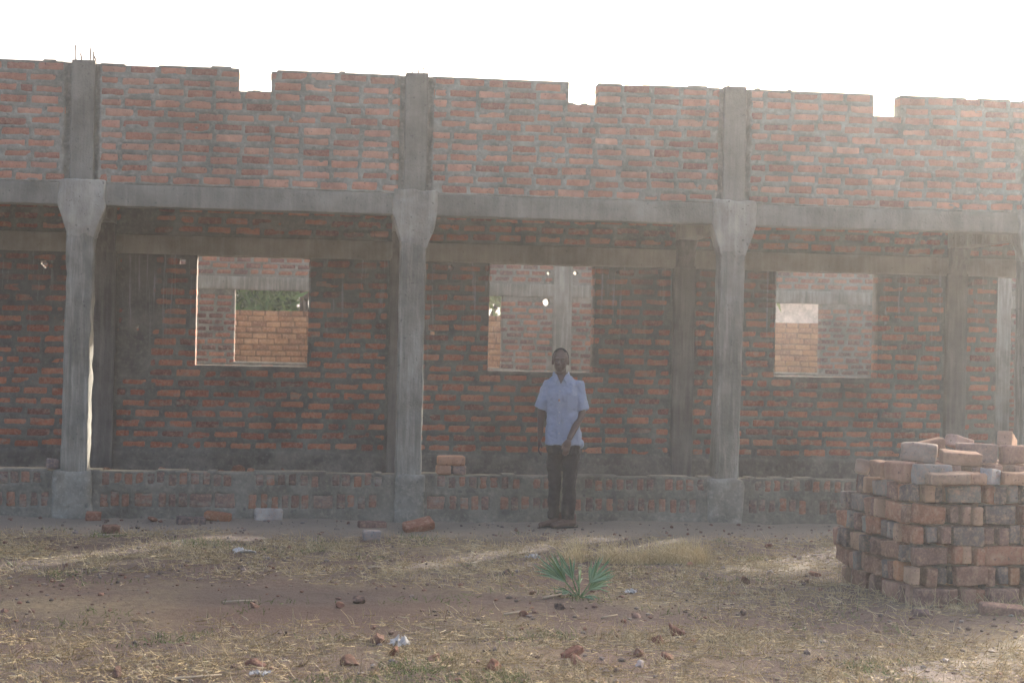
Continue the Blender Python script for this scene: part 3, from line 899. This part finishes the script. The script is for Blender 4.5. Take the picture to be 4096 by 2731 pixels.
for row in range(NR):
    zc_ = RH * row + .066
    du, dv = rs.gauss(0, .008), rs.gauss(0, .008)
    nf = nl = 0
    for i in range(NU):
        for j in list(range(NV)):
            lengthwise = (i + j + row) % 2 == 0       # long side along u
            if (row >= 5 and j == 4) or (row == 5 and j == 3 and i != 0): continue
            trio = []
            for t in range(3):
                off = (t - 1) * .0895
                ju, jv = rs.gauss(0, .018), rs.gauss(0, .005)
                if lengthwise: trio.append((i * U + U / 2 + ju, j * U + U / 2 + off + jv, 0, t))
                else: trio.append((i * U + U / 2 + off + jv, j * U + U / 2 + ju, math.pi / 2, t))
            for (u, v, rz, t) in trio:
                front = j == 0 and (not lengthwise or t == 0)
                left = i == 0 and (lengthwise or t == 0)
                # bulge of the left face, batter of the front
                uu = u + du - .05 * math.sin(math.pi * min(1, max(0, row / 5))) * (i == 0) * min(1, j / 2)
                vv = v + dv + (.012 * row if j == 0 else 0)
                rz2 = rz + rs.gauss(0, .10)
                tl = rs.gauss(0, .045)
                nm, cl = rs.choices(NAMES, WTS)[0]
                k = rs.uniform(.88, 1.12)
                cl = tuple(x * k for x in cl)
                zz = zc_ + rs.gauss(0, .003)
                scl = (rs.uniform(.86, 1.02), rs.uniform(.74, 1.04), rs.uniform(.88, 1.03))
                if front and i < 4:
                    nf += 1
                    how = 'lengthwise' if lengthwise else 'end-on'
                    put(uu, vv, zz, rz2, tl, cl, f'{nm} brick laid {how}, {ORD[nf]} from near corner, {CRS[row]}, front of brick stack', None, scl)
                elif left:
                    nl += 1
                    how = 'end-on' if lengthwise else 'lengthwise'
                    put(uu, vv, zz, rz2, tl, cl, f'{nm} brick laid {how}, {ORD[nl]} behind near corner, {CRS[row]}, left side of stack', None, scl)
                else:
                    p = SL(uu, vv, zz)
                    inner.append((rs.choice(SB), p, scl, (0, tl, rz2 + st_rot), cl + (1,)))
# a partial seventh layer under the loose ones
for i in range(6):
    for j in range(3):
        p = SL(.36 + i * .16, .27 + j * .27, NR * RH + .06)
        inner.append((SB[(i + j) % 9], p, (1, 1, .95), (0, 0, math.pi / 2 + st_rot + .05 * ((i * j) % 3 - 1)), (.3, .19, .14, 1)))
o = joined('inner_stacked_bricks', inner, M['loose_j'])
tag(o, 'remaining bricks inside and at the back of the brick stack', kind='stuff')
z6 = NR * RH
FL = R_(90)
put(.165, .13, z6 + .066, .03, .0, (.29, .29, .275), 'long grey brick standing on edge on top of stack near corner', SB[0], (1.05, 1, 1.05))
put(.235, .035, z6 + .041, .0, -.03, (.34, .25, .18), 'tan brick lying flat in front of the long grey brick', SB[1], (1.08, 1, 1), FL)
put(.45, .06, z6 + .043, .12, .04, (.38, .24, .16), 'flat tan brick at end of the flat row on stack front', SB[2], (.55, 1.0, 1), FL)
put(.575, .07, z6 + .055, .5, .1, (.40, .41, .40), 'pale grey mortar covered lump on stack front', SB[3], (.48, 1.2, .85))
put(.79, .07, z6 + .047, .03, .0, (.40, .25, .16), 'flat tan brick at right on the top of stack front', SB[4], (1.1, 1, 1), FL)
put(.02, .34, z6 + .07, 1.75, 0, (.40, .235, .165), 'pinkish brick on edge pointing back behind the grey brick', SB[5], (1, 1.2, 1.1))
put(.03, .68, z6 + .06, 1.5, 0, (.36, .23, .16), 'light brown brick on edge on the left rim of stack', SB[6], (.9, 1.1, .9))
put(.14, .66, z6 + .055, 1.62, 0.1, (.30, .19, .14), 'brown brick on edge beside light brown one on left rim', SB[7], (.9, 1.1, .85))
put(.03, 1.0, z6 + .05, 1.2, .05, (.42, .33, .26), 'pale tan brick at the far left end of stack top', SB[8], (.8, 1.3, .8), .2)
put(.41, .2, z6 + .175, -.12, .06, (.40, .265, .18), 'tan brick lying slanted above the flat row on stack', SB[0], (1.06, 1.1, 1.0), FL + .12)
put(.17, .36, z6 + .20, -.5, .08, (.36, .30, .25), 'big rounded grey tan brick at left of stack top', SB[1], (.95, 1.45, 1.0))
put(.32, .56, z6 + .215, .15, -.24, (.33, .205, .14), 'brown brick tilted up at back of stack top', SB[2], (1.15, 1.2, .9))
put(.60, .33, z6 + .20, .02, .01, (.28, .215, .18), 'large grey brown brick on edge on stack top', SB[3], (1.1, 1.15, 1.1))
put(.58, .56, z6 + .26, .4, .25, (.5, .37, .31), 'pale pink brick tilted behind large grey brown brick', SB[4], (.75, 1.3, .7))
put(.90, .30, z6 + .195, .06, 0, (.33, .21, .155), 'brown brick on edge right of the large grey brown brick', SB[5], (1, 1.1, 1.05))
put(.90, .44, z6 + .27, .9, .35, (.46, .3, .2), 'tan brick tilted at the very top right of stack', SB[6], (.85, 1.3, .9))

# ------------------------------------------------------------------ litter and sticks
def simple(name, col, rough=.7):
    q = NT(name, rough)
    c = q.mix(q.ramp(q.noise(25, 3), .35, .7), col, tuple(x * .75 for x in col))
    return q.out(c)
M['white'] = simple('white_plastic', (.52, .51, .48), .6)
M['greyplastic'] = simple('grey_plastic', (.38, .385, .38), .5)
M['wood'] = simple('pale_wood', (.55, .45, .32))
def crumple(seed, sx, sy, sz):
    g2 = np.random.default_rng(seed)
    n_ = 9
    u = np.linspace(-1, 1, n_)
    X_, Y_ = np.meshgrid(u, u, indexing='ij')
    Z_ = np.abs(fbm(X_ * 1.7 + seed, Y_ * 1.7, 0, seed, 2)) * 1.3 + g2.uniform(0, .25, X_.shape)
    X2 = X_ + g2.uniform(-.16, .16, X_.shape) + .25 * np.sin(3 * Y_ + seed); Y2 = Y_ + g2.uniform(-.16, .16, X_.shape)
    V_ = np.stack([X2 * sx, Y2 * sy, Z_ * sz], -1).reshape(-1, 3)
    id_ = np.arange(n_ * n_).reshape(n_, n_)
    F_ = np.stack([id_[:-1, :-1], id_[1:, :-1], id_[1:, 1:], id_[:-1, 1:]], -1).reshape(-1, 4)
    return mesh('crumple', V_, F_)
for i, (x, y, sx, sy, sz, mt, lb) in enumerate([(1.68, -2.45, .075, .04, .055, 'white', 'white crumpled paper on the dry grass at left'), (4.0, -2.9, .065, .05, .06, 'greyplastic', 'greyish crumpled plastic left of tall dry grass clump'),
        (2.73, -6.62, .05, .05, .085, 'white', 'white crumpled plastic bag beside the big brown lump'), (1.95, -7.49, .045, .03, .04, 'white', 'small white litter scrap near the bottom edge'), (4.48, -4.55, .05, .04, .03, 'greyplastic', 'pale plastic scrap right of the palm seedling')]):
    me = crumple(i + 3, sx, sy, sz)
    o = link('litter', me, None, M[mt]); o.location = (x, y, gz(x, y)); o.rotation_euler = (0, 0, i * 1.1)
    sd = o.modifiers.new('thickness', 'SOLIDIFY'); sd.thickness = .0015
    tag(o, lb, 'litter')
for i, (x, y, L, a_, rr, lb) in enumerate([(1.75, -5.02, .22, .02, .008, 'pale straight stick on the bare soil at left'), (2.71, -3.38, .1, .1, .010, 'short pale wood chip on soil in the left middle'), (3.5, -3.2, .09, .7, .012, 'pale wood chip standing in straw left of greyish plastic'),
        (3.5, -5.62, .11, .3, .009, 'pale wood chip beside the red lump left of palm'), (4.12, -5.7, .13, .5, .008, 'pale wood chip right of palm base'), (1.62, -7.55, .28, .25, .010, 'long pale stick in straw at the bottom left'),
        (3.86, -4.95, .17, .6, .009, 'dry palm leaf stalk lying left of the seedling base'), (.47, -1.32, .19, -.05, .006, 'thin pale stick in front of the brown half brick')]):
    z_ = gz(x, y) + rr
    dx, dy = math.cos(a_) * L / 2, math.sin(a_) * L / 2
    o = link('stick', tube([(x - dx, y - dy, z_), (x, y + .008, z_ + .006), (x + dx, y + dy, z_ + .012)], rr, rr * .6, 5), None, M['wood'])
    tag(o, lb, 'stick')

# ------------------------------------------------------------------ palm seedling
q = NT('palm_leaf', .55)
rnd = q.n('ShaderNodeNewGeometry').outputs['Random Per Island']
c = q.mix(rnd, (.13, .24, .08), (.25, .39, .24))
c = q.mix(q.mul(q.ramp(q.noise(14, 3), .5, .8), .5), c, (.24, .23, .1))
M['palm'] = q.out(c)
palm = empty('palm_seedling', (4.06, -4.85, gz(4.06, -4.85)))
tag(palm, 'young fan palm seedling with stiff grey green leaves on the dirt', 'plant')
def fan(azim, elev, spread, n_, L, pet, seed, wd=.011):
    """stalk, then n_ stiff folded leaflets fanning out; azim 0 = right, seen from the camera"""
    rr = random.Random(seed)
    d0 = Vector((math.cos(azim) * math.cos(elev), math.sin(azim) * math.cos(elev), math.sin(elev)))
    side = Vector((-d0.z * math.cos(azim), -d0.z * math.sin(azim), math.cos(elev)))    # in the vertical plane of the stalk
    nrm = d0.cross(side).normalized()
    bm = bmesh.new()
    hub = d0 * pet
    def strip(p0, d, ln, w_):
        sd_ = d.cross(nrm).normalized()
        prev = None
        for k in range(5):
            t = k / 4
            ww = w_ * (.45 + 1.1 * t) if t < .35 else w_ * .84 * (1 - (t - .35) / .65) ** .8
            droop = Vector((0, 0, -1)) * (.035 * t * t * rr.uniform(.3, 1.4))
            c_ = p0 + d * ln * t + droop
            a, b, m_ = bm.verts.new(c_ + sd_ * ww), bm.verts.new(c_ - sd_ * ww), bm.verts.new(c_ + nrm * ww * .7)
            if prev:
                bm.faces.new((prev[0], prev[2], m_, a)); bm.faces.new((prev[2], prev[1], b, m_))
            prev = (a, b, m_)
    # stalk
    for s_ in (0, 1):
        sd_ = side if s_ else nrm
        a = [bm.verts.new(Vector((0, 0, -.01)) + sd_ * .006), bm.verts.new(Vector((0, 0, -.01)) - sd_ * .006), bm.verts.new(hub - sd_ * .004), bm.verts.new(hub + sd_ * .004)]
        bm.faces.new(a)
    for k in range(n_):
        t = (k / (n_ - 1) - .5) * spread + rr.gauss(0, .03)
        d = (d0 * math.cos(t) + side * math.sin(t) + nrm * rr.gauss(0, .08)).normalized()
        strip(hub, d, L * (1 - .35 * abs(k / (n_ - 1) - .5) * 2) * rr.uniform(.85, 1.08), wd)
    me = bpy.data.meshes.new('leaf'); bm.to_mesh(me); bm.free()
    link('leaf', me, palm, M['palm'])
fan(R_(183), R_(48), 1.0, 10, .33, .15, 1, .012)
fan(R_(195), R_(68), .8, 8, .27, .14, 2)
fan(R_(-12), R_(55), 1.3, 12, .25, .13, 3, .013)
fan(R_(12), R_(36), 1.0, 9, .26, .09, 4)
fan(R_(250), R_(70), 1.2, 9, .17, .07, 5)
fan(R_(175), R_(25), .5, 5, .16, .06, 6, .008)
fan(R_(-40), R_(12), .4, 4, .17, .04, 7, .007)
fan(R_(80), R_(62), .9, 8, .2, .1, 8)
def dry_leaf(*a):
    fan(*a)
    o = palm.children[-1] if False else [q_ for q_ in COL.objects if q_.parent == palm][-1]
    o.name = 'dry_leaf'; o.data.materials[0] = M['straw']
dry_leaf(R_(-8), R_(8), .5, 5, .15, .05, 9, .008)
dry_leaf(R_(205), R_(6), .6, 5, .14, .05, 10, .008)
dry_leaf(R_(255), R_(10), .5, 4, .12, .04, 11, .007)

# ------------------------------------------------------------------ man
man = empty('person', (4.60, -.46, gz(4.60, -.46) - .004), -.16)
tag(man, 'person in light blue short-sleeved shirt and dark trousers standing by low wall', 'person')
def ball(bm, c_, rad, rot=None, seg=20):
    mt = Matrix.Translation(c_) @ (rot.to_matrix().to_4x4() if rot else Matrix()) @ Matrix.Diagonal((*rad, 1))
    bmesh.ops.create_uvsphere(bm, u_segments=seg, v_segments=seg // 2 + 2, radius=1, matrix=mt)
def cap(bm, p0, p1, r0, r1, seg=14, sq=1.):
    p0, p1 = Vector(p0), Vector(p1)
    d = (p1 - p0)
    L = d.length
    d.normalize()
    a = d.orthogonal().normalized(); b = d.cross(a)
    rings = []
    for k in range(5):
        t = math.pi / 2 * (1 - k / 4) * .98
        rings.append((p0 - d * r0 * math.sin(t), r0 * math.cos(t)))
    for k in range(1, 5):
        t = math.pi / 2 * (k / 4) * .98
        rings.append((p1 + d * r1 * math.sin(t), r1 * math.cos(t))) if k else None
    rings.insert(5, (p1, r1))
    R = [[bm.verts.new(c_ + (a * math.cos(2 * math.pi * i / seg) + b * math.sin(2 * math.pi * i / seg)) * r_) for i in range(seg)] for c_, r_ in rings]
    for A, B in zip(R, R[1:]):
        for i in range(seg): bm.faces.new((A[i], A[(i + 1) % seg], B[(i + 1) % seg], B[i]))
    bm.faces.new(list(reversed(R[0]))); bm.faces.new(R[-1])
def loft(bm, rings, seg=32):
    """rings: (centre, rx, ry, tilt function or None)"""
    R = []
    for (c_, rx, ry) in rings:
        R.append([bm.verts.new((c_[0] + rx * math.copysign(abs(math.cos(t)) ** .85, math.cos(t)), c_[1] + ry * math.copysign(abs(math.sin(t)) ** .85, math.sin(t)), c_[2])) for t in [2 * math.pi * i / seg for i in range(seg)]])
    for A, B in zip(R, R[1:]):
        for i in range(seg): bm.faces.new((A[i], A[(i + 1) % seg], B[(i + 1) % seg], B[i]))
    bm.faces.new(list(reversed(R[0]))); bm.faces.new(R[-1])
def remeshed(name, bm, voxel, mat, parent, smooth=4, folds=None):
    bmesh.ops.recalc_face_normals(bm, faces=bm.faces)
    me = bpy.data.meshes.new(name); bm.to_mesh(me); bm.free()
    o = link(name, me, parent, mat)
    r_ = o.modifiers.new('remesh', 'REMESH'); r_.mode = 'VOXEL'; r_.voxel_size = voxel; r_.use_smooth_shade = True
    s_ = o.modifiers.new('smooth', 'SMOOTH'); s_.iterations = smooth; s_.factor = .5
    for i, (sz, st) in enumerate(folds or []):
        tx = bpy.data.textures.new(name + '_folds', 'CLOUDS'); tx.noise_scale = sz
        d_ = o.modifiers.new('folds', 'DISPLACE'); d_.texture = tx; d_.strength = st; d_.mid_level = .5
    return o
q = NT('skin', .5); q.b.inputs['Specular IOR Level'].default_value = .45
M['skin'] = q.out(q.mix(q.ramp(q.noise(30, 3), .3, .7), (.085, .05, .038), (.06, .035, .028)))
q = NT('shirt', .9)
c = q.mix(q.ramp(q.noise(260, 2), .4, .6), (.225, .268, .345), (.27, .315, .40))
M['shirt'] = q.out(c)
M['shirt_dark'] = simple('shirt_seam', (.24, .3, .44))
M['trousers'] = simple('trousers', (.032, .031, .033), .85)
M['shoe'] = simple('shoe_leather', (.10, .062, .05), .6)
M['sole'] = simple('shoe_sole', (.03, .028, .026), .8)
M['hair'] = simple('short_hair', (.035, .032, .03), .9)
M['eye'] = simple('eye', (.06, .055, .05), .3)
M['pen'] = simple('brass', (.35, .18, .06), .4)

bm = bmesh.new()
hx, hy, ht = -.042, -.03, 1.70
turn = Euler((0, 0, R_(-8)))
ball(bm, (hx, hy + .012, ht - .098), (.074, .094, .098))
ball(bm, (hx - .004, hy - .022, ht - .148), (.059, .066, .082))
ball(bm, (hx - .006, hy - .052, ht - .203), (.030, .028, .024))                      # chin
cap(bm, (hx - .046, hy - .078, ht - .096), (hx + .036, hy - .080, ht - .096), .011, .011)   # brow
cap(bm, (hx - .007, hy - .090, ht - .108), (hx - .009, hy - .108, ht - .142), .008, .014)   # nose
ball(bm, (hx - .009, hy - .096, ht - .146), (.019, .012, .009))
ball(bm, (hx - .008, hy - .082, ht - .172), (.024, .013, .008))                        # lips
ball(bm, (hx - .008, hy - .080, ht - .184), (.021, .013, .008))
ball(bm, (hx - .036, hy - .062, ht - .138), (.022, .02, .018)); ball(bm, (hx + .026, hy - .064, ht - .138), (.022, .02, .018))   # cheeks
for s_ in (-1, 1): ball(bm, (hx + s_ * .076, hy + .012, ht - .125), (.010, .020, .032))
cap(bm, (hx, hy + .01, ht - .17), (-.030, .008, 1.40), .054, .052)
cap(bm, (-.028, .005, 1.36), (-.015, 0, 1.0), .075, .085)
cap(bm, (-.13, .0, 1.355), (.105, 0, 1.355), .036, .036)
cap(bm, (-.01, 0, .95), (0, 0, .84), .088, .09)
for s_, hip, kn, an in ((-1, (-.078, .01, .82), (-.078, -.005, .46), (-.07, .012, .10)), (1, (.075, 0, .82), (.066, -.03, .46), (.052, -.01, .10))):
    cap(bm, hip, kn, .078, .05); cap(bm, kn, an, .05, .034)
# right arm of the man (left in view): hangs straight
cap(bm, (-.160, .002, 1.345), (-.215, .015, 1.10), .036, .040)
cap(bm, (-.215, .015, 1.10), (-.222, -.015, .855), .040, .026)
ball(bm, (-.226, -.025, .80), (.022, .036, .05))
def finger(bm, pts, r0):
    for k in range(len(pts) - 1): cap(bm, pts[k], pts[k + 1], r0 * (1 - .1 * k), r0 * (1 - .1 * (k + 1)), 8)
for k, (fy, ln) in enumerate(((-.052, .9), (-.034, 1.0), (-.014, .95), (.004, .8))):
    finger(bm, [(-.23, fy, .77), (-.234, fy - .006, .77 - .040 * ln), (-.222, fy - .012, .77 - .066 * ln), (-.203, fy - .014, .77 - .084 * ln)], .0088)
finger(bm, [(-.218, -.055, .82), (-.205, -.072, .785), (-.200, -.078, .755)], .0098)
# left arm: bent, hand resting in front of the thigh
cap(bm, (.130, .0, 1.345), (.168, -.02, 1.085), .036, .042)
cap(bm, (.168, -.02, 1.085), (.060, -.155, .86), .041, .028)
ball(bm, (.040, -.172, .805), (.036, .024, .048), Euler((0, R_(15), 0)))
for k, (fx, ln) in enumerate(((.012, .85), (.028, 1.0), (.046, .98), (.062, .8))):
    finger(bm, [(fx, -.178, .778), (fx - .008, -.188, .778 - .038 * ln), (fx - .012, -.180, .778 - .066 * ln), (fx - .012, -.164, .778 - .084 * ln)], .0088)
finger(bm, [(.012, -.172, .82), (-.008, -.186, .79), (-.014, -.188, .76)], .0098)
body = remeshed('body', bm, .0055, M['skin'], man, 3)
# hair: short cropped cap, thinning on the forehead
bm = bmesh.new()
bmesh.ops.create_uvsphere(bm, u_segments=28, v_segments=18, radius=1, matrix=Matrix.Translation((hx, hy + .014, ht - .096)) @ Matrix.Diagonal((.0765, .097, .101, 1)))
kill = [v for v in bm.verts if (v.co.z < ht - .15) or (v.co.y < hy - .02 and v.co.z < ht - .02 - .25 * (v.co.y - hy + .1)) or (v.co.y < hy - .045) or (v.co.z < ht - .105 and v.co.y < hy + .03)]
bmesh.ops.delete(bm, geom=kill, context='VERTS')
me = bpy.data.meshes.new('hair'); bm.to_mesh(me); bm.free(); me.polygons.foreach_set('use_smooth', [True] * len(me.polygons))
o = link('hair', me, man, M['hair']); sd = o.modifiers.new('thickness', 'SOLIDIFY'); sd.thickness = .004; sd.offset = 1
for s_ in (-1, 1):
    bm = bmesh.new(); ball(bm, (hx - .005 + s_ * .029, hy - .078, ht - .113), (.012, .008, .006), None, 12)
    me = bpy.data.meshes.new('eye'); bm.to_mesh(me); bm.free(); link('eye', me, man, M['eye'])
# shirt
bm = bmesh.new()
loft(bm, [((.0, -.005, .787), .170, .120), ((.0, -.004, .86), .168, .118), ((-.004, 0, .98), .160, .115), ((-.01, 0, 1.10), .155, .112), ((-.012, -.004, 1.22), .160, .116), ((-.012, -.002, 1.30), .165, .11), ((-.014, 0, 1.36), .158, .094), ((-.018, .002, 1.405), .122, .08), ((-.024, .004, 1.44), .088, .074), ((-.03, .004, 1.455), .070, .066)])
def sleeve(bm, p0, p1, r0, r1):
    p0, p1 = Vector(p0), Vector(p1)
    d = (p1 - p0).normalized(); a = d.orthogonal().normalized(); b = d.cross(a); seg = 20
    R = [[bm.verts.new(p0.lerp(p1, t) + (a * math.cos(2 * math.pi * i / seg) + b * math.sin(2 * math.pi * i / seg)) * (r0 + (r1 - r0) * t)) for i in range(seg)] for t in (-.12, 0, .35, .7, 1)]
    for A, B in zip(R, R[1:]):
        for i in range(seg): bm.faces.new((A[i], A[(i + 1) % seg], B[(i + 1) % seg], B[i]))
    bm.faces.new(list(reversed(R[0]))); bm.faces.new(R[-1])
sleeve(bm, (-.142, .002, 1.35), (-.228, .008, 1.125), .064, .064)
ball(bm, (-.138, .002, 1.356), (.066, .064, .046))
sleeve(bm, (.120, .0, 1.35), (.176, -.015, 1.115), .066, .070)
ball(bm, (.114, .002, 1.356), (.066, .064, .046))
ball(bm, (.165, .03, .80), (.035, .06, .045))              # tail of the hem at the side
shirt = remeshed('shirt', bm, .007, M['shirt'], man, 3, [(.10, .034), (.035, .012)])
# collar wings, button placket, chest pocket, buttons, pendant
def plate(name, pts, th, mat, parent):
    bm = bmesh.new()
    f = bm.faces.new([bm.verts.new(p) for p in pts])
    me = bpy.data.meshes.new(name); bm.to_mesh(me); bm.free()
    o = link(name, me, parent, mat)
    s_ = o.modifiers.new('thickness', 'SOLIDIFY'); s_.thickness = th; s_.offset = 0
    return o
for s_ in (-1, 1):
    plate('collar', [(-.034 + s_ * .012, -.080, 1.425), (-.034 + s_ * .062, -.045, 1.468), (-.034 + s_ * .078, -.050, 1.445), (-.034 + s_ * .052, -.100, 1.385)], .006, M['shirt'], shirt)
    plate('collar', [(-.034 + s_ * .062, -.045, 1.468), (-.034 + s_ * .070, .02, 1.485), (-.034 + s_ * .082, .02, 1.455), (-.034 + s_ * .078, -.050, 1.445)], .006, M['shirt'], shirt)
plate('neck_opening', [(-.072, -.078, 1.452), (.008, -.078, 1.452), (-.034, -.116, 1.365)], .010, M['skin'], man)
pts = [(-.040, -.098, 1.39), (-.040, -.122, 1.30), (-.042, -.130, 1.20), (-.042, -.126, 1.05), (-.040, -.128, .9), (-.04, -.130, .795)]
bm = bmesh.new()
rows = [(bm.verts.new((x - .015, y - .004, z)), bm.verts.new((x + .015, y - .004, z))) for x, y, z in pts]
for A, B in zip(rows, rows[1:]): bm.faces.new((A[0], A[1], B[1], B[0]))
me = bpy.data.meshes.new('placket'); bm.to_mesh(me); bm.free()
o = link('placket', me, shirt, M['shirt']); sd = o.modifiers.new('thickness', 'SOLIDIFY'); sd.thickness = .003; sd.offset = 0
for z in (1.30, 1.2, 1.1, 1.0, .9):
    bm = bmesh.new(); ball(bm, (-.041, -.137, z), (.005, .003, .005), None, 8)
    me = bpy.data.meshes.new('button'); bm.to_mesh(me); bm.free(); link('button', me, shirt, M['white'])
plate('pocket', [(.03, -.128, 1.26), (.125, -.108, 1.26), (.122, -.106, 1.15), (.078, -.122, 1.135), (.032, -.128, 1.15)], .004, M['shirt'], shirt)
bm = bmesh.new(); ball(bm, (-.047, -.139, 1.215), (.007, .004, .013), None, 10)
me = bpy.data.meshes.new('pendant'); bm.to_mesh(me); bm.free(); link('pendant', me, man, M['pen'])
# trousers
bm = bmesh.new()
loft(bm, [((0, .0, .70), .158, .105), ((0, 0, .80), .158, .108), ((0, 0, .90), .155, .108)])
for hip, kn, hem, r_ in (((-.080, .01, .74), (-.078, -.004, .46), (-.078, .012, .085), (.080, .062, .052)), ((.078, 0, .74), (.068, -.022, .46), (.062, -.008, .075), (.082, .068, .062))):
    sleeve(bm, hip, kn, r_[0], r_[1]); sleeve(bm, kn, hem, r_[1], r_[2])
    ball(bm, kn, (r_[1], r_[1], r_[1]))
remeshed('trousers', bm, .007, M['trousers'], man, 3, [(.10, .034), (.035, .014)])
# shoes: toes turned to the left of the picture
for (ax, ay, ang, ln) in ((-.075, .01, R_(215), .27), (.045, -.03, R_(212), .27)):
    bm = bmesh.new()
    d = Vector((math.cos(ang), math.sin(ang), 0))
    A = Vector((ax, ay, 0)) - d * .07
    cap(bm, A + Vector((0, 0, .05)), A + d * .09 + Vector((0, 0, .052)), .038, .04)
    cap(bm, A + d * .08 + Vector((0, 0, .045)), A + d * .19 + Vector((0, 0, .030)), .041, .030)
    ball(bm, A + d * .2 + Vector((0, 0, .03)), (.042, .036, .026), Euler((0, 0, ang)))
    cap(bm, A + Vector((0, 0, .06)), A + Vector((0, 0, .11)), .036, .036)
    sh_ = remeshed('shoe', bm, .006, M['shoe'], man, 3)
    me = rounded_box(ln + .01, .082, .018, .008, (6, 3, 1), 0, 1, 0)
    for v in me.vertices:
        t = abs(v.co.x) / (ln / 2)
        v.co.y *= 1 - .35 * t ** 3
    so = link('sole', me, sh_, M['sole']); so.location = A + d * .088 + Vector((0, 0, .010)); so.rotation_euler = (0, 0, ang)

# ------------------------------------------------------------------ trees and pale house beyond the boundary wall
M['bark'] = simple('bark', (.12, .09, .07), .95)
M['leafd'] = fol('dark_leaves', [(.05, .12, .025), (.09, .19, .045), (.13, .25, .06)])  # greens raised to stand in for sunlight passing through the leaves
M['leafl'] = fol('light_leaves', [(.10, .17, .04), (.16, .23, .07), (.22, .28, .1)])
def tree(x, y, hgt, rad, mat, label, seed, n_=9000):
    rr = np.random.default_rng(seed)
    t = empty('tree', (x, y, 0)); tag(t, label, 'tree', 'trees beyond the boundary wall')
    link('trunk', tube([(0, 0, -.1), (.05, .02, hgt * .25), (-.04, .05, hgt * .5), (.02, 0, hgt * .8)], .16, .04, 8), t, M['bark'])
    for k in range(5):
        a = k * 1.3 + seed
        link('limb', tube([(0, 0, hgt * (.22 + .06 * k)), (math.cos(a) * rad * .4, math.sin(a) * rad * .4, hgt * (.4 + .06 * k)), (math.cos(a) * rad * .8, math.sin(a) * rad * .8, hgt * (.5 + .06 * k))], .06, .015, 6), t, M['bark'])
    cl = rr.normal(size=(46, 3)); cl /= np.linalg.norm(cl, axis=1)[:, None]
    cl *= rr.uniform(.35, 1, (46, 1)) ** .6
    C_ = np.stack([cl[:, 0] * rad, cl[:, 1] * rad, hgt * .56 + cl[:, 2] * hgt * .42], 1)
    k = rr.integers(0, 46, n_)
    P_ = C_[k] + rr.normal(size=(n_, 3)) * np.array([.22, .22, .2]) * rad * .55
    P_[:, 2] = np.maximum(P_[:, 2], .25)
    d = rr.normal(size=(n_, 3)); d[:, 2] -= .8; d /= np.linalg.norm(d, axis=1)[:, None]
    s_ = np.cross(d, rr.normal(size=(n_, 3))); s_ /= np.linalg.norm(s_, axis=1)[:, None]
    L_ = rr.uniform(.09, .24, n_)[:, None]; w_ = L_ * rr.uniform(.16, .3, (n_, 1))
    V_ = np.stack([P_ - d * L_, P_ + s_ * w_, P_ + d * L_, P_ - s_ * w_], 1).reshape(-1, 3)
    F_ = np.arange(n_ * 4).reshape(-1, 4)
    link('crown', mesh('crown', V_, F_), t, mat)
tree(-.3, 19.2, 5.2, 2.0, M['leafd'], 'dark green tree behind boundary wall, seen at left of first window', 1)
tree(2.1, 19.8, 5.6, 2.1, M['leafd'], 'dense dark green tree behind boundary wall, seen through first window', 2)
tree(4.0, 21.0, 5.0, 1.5, M['leafd'], 'dark green tree behind boundary wall, right of the first window', 3)
tree(5.85, 20.2, 5.0, 1.0, M['leafl'], 'light green tree behind boundary wall, seen through second window', 4, 3000)
tree(11.7, 20.5, 5.0, .95, M['leafl'], 'light green tree behind boundary wall, seen through third window', 5, 3000)
ph = empty('pale_house', (15.6, 27, 0)); tag(ph, 'pale plastered house far behind the boundary wall, through third window', 'house')
M['plaster'] = mat_mortar('pale_plaster', (.62, .55, .5))
M['tin'] = simple('tin_roof', (.4, .38, .36), .5)
block('wall', -2.0, 5, -.15, 5, 0, 3.2, M['plaster'], ph, .02, (20, 8, 10), .01, 2, 160)
me = mesh('roof', [(-2.3, -.5, 3.15), (5.3, -.5, 3.15), (5.3, 5.3, 3.15), (-2.3, 5.3, 3.15), (-2.3, 2.4, 4.3), (5.3, 2.4, 4.3)], [(0, 1, 5, 4), (3, 4, 5, 2), (0, 4, 3), (1, 2, 5), (0, 3, 2, 1)])
link('roof', me, ph, M['tin'])
block('door', 2.0, 2.9, -.19, -.12, 0, 2.1, M['wood'], ph, .01, (2, 1, 4), 0, 1, 0)

# ------------------------------------------------------------------ haze
hm = bpy.data.materials.new('flare_haze_air'); hm.use_nodes = True  # added volume of air, imitates the veil of lens flare
t = hm.node_tree
for n_ in list(t.nodes):
    if n_.type == 'BSDF_PRINCIPLED': t.nodes.remove(n_)
v = t.nodes.new('ShaderNodeVolumePrincipled')
v.inputs['Density'].default_value = FLARE_HAZE_DENSITY
v.inputs['Anisotropy'].default_value = FLARE_HAZE_G
v.inputs['Color'].default_value = (.95, .97, .98, 1)
v.inputs['Density Attribute'].default_value = ''
t.links.new(v.outputs[0], t.nodes['Material Output'].inputs['Volume'])
hz = mesh('flare_haze', [(x, y, z) for x in (-255, 255) for y in (-255, 255) for z in (-1.3, 7.2)], [(0, 1, 3, 2), (4, 6, 7, 5), (0, 4, 5, 1), (2, 3, 7, 6), (0, 2, 6, 4), (1, 5, 7, 3)])
ho = link('flare_haze', hz, None, hm)
tag(ho, 'added hazy air standing in for lens flare', kind='stuff')
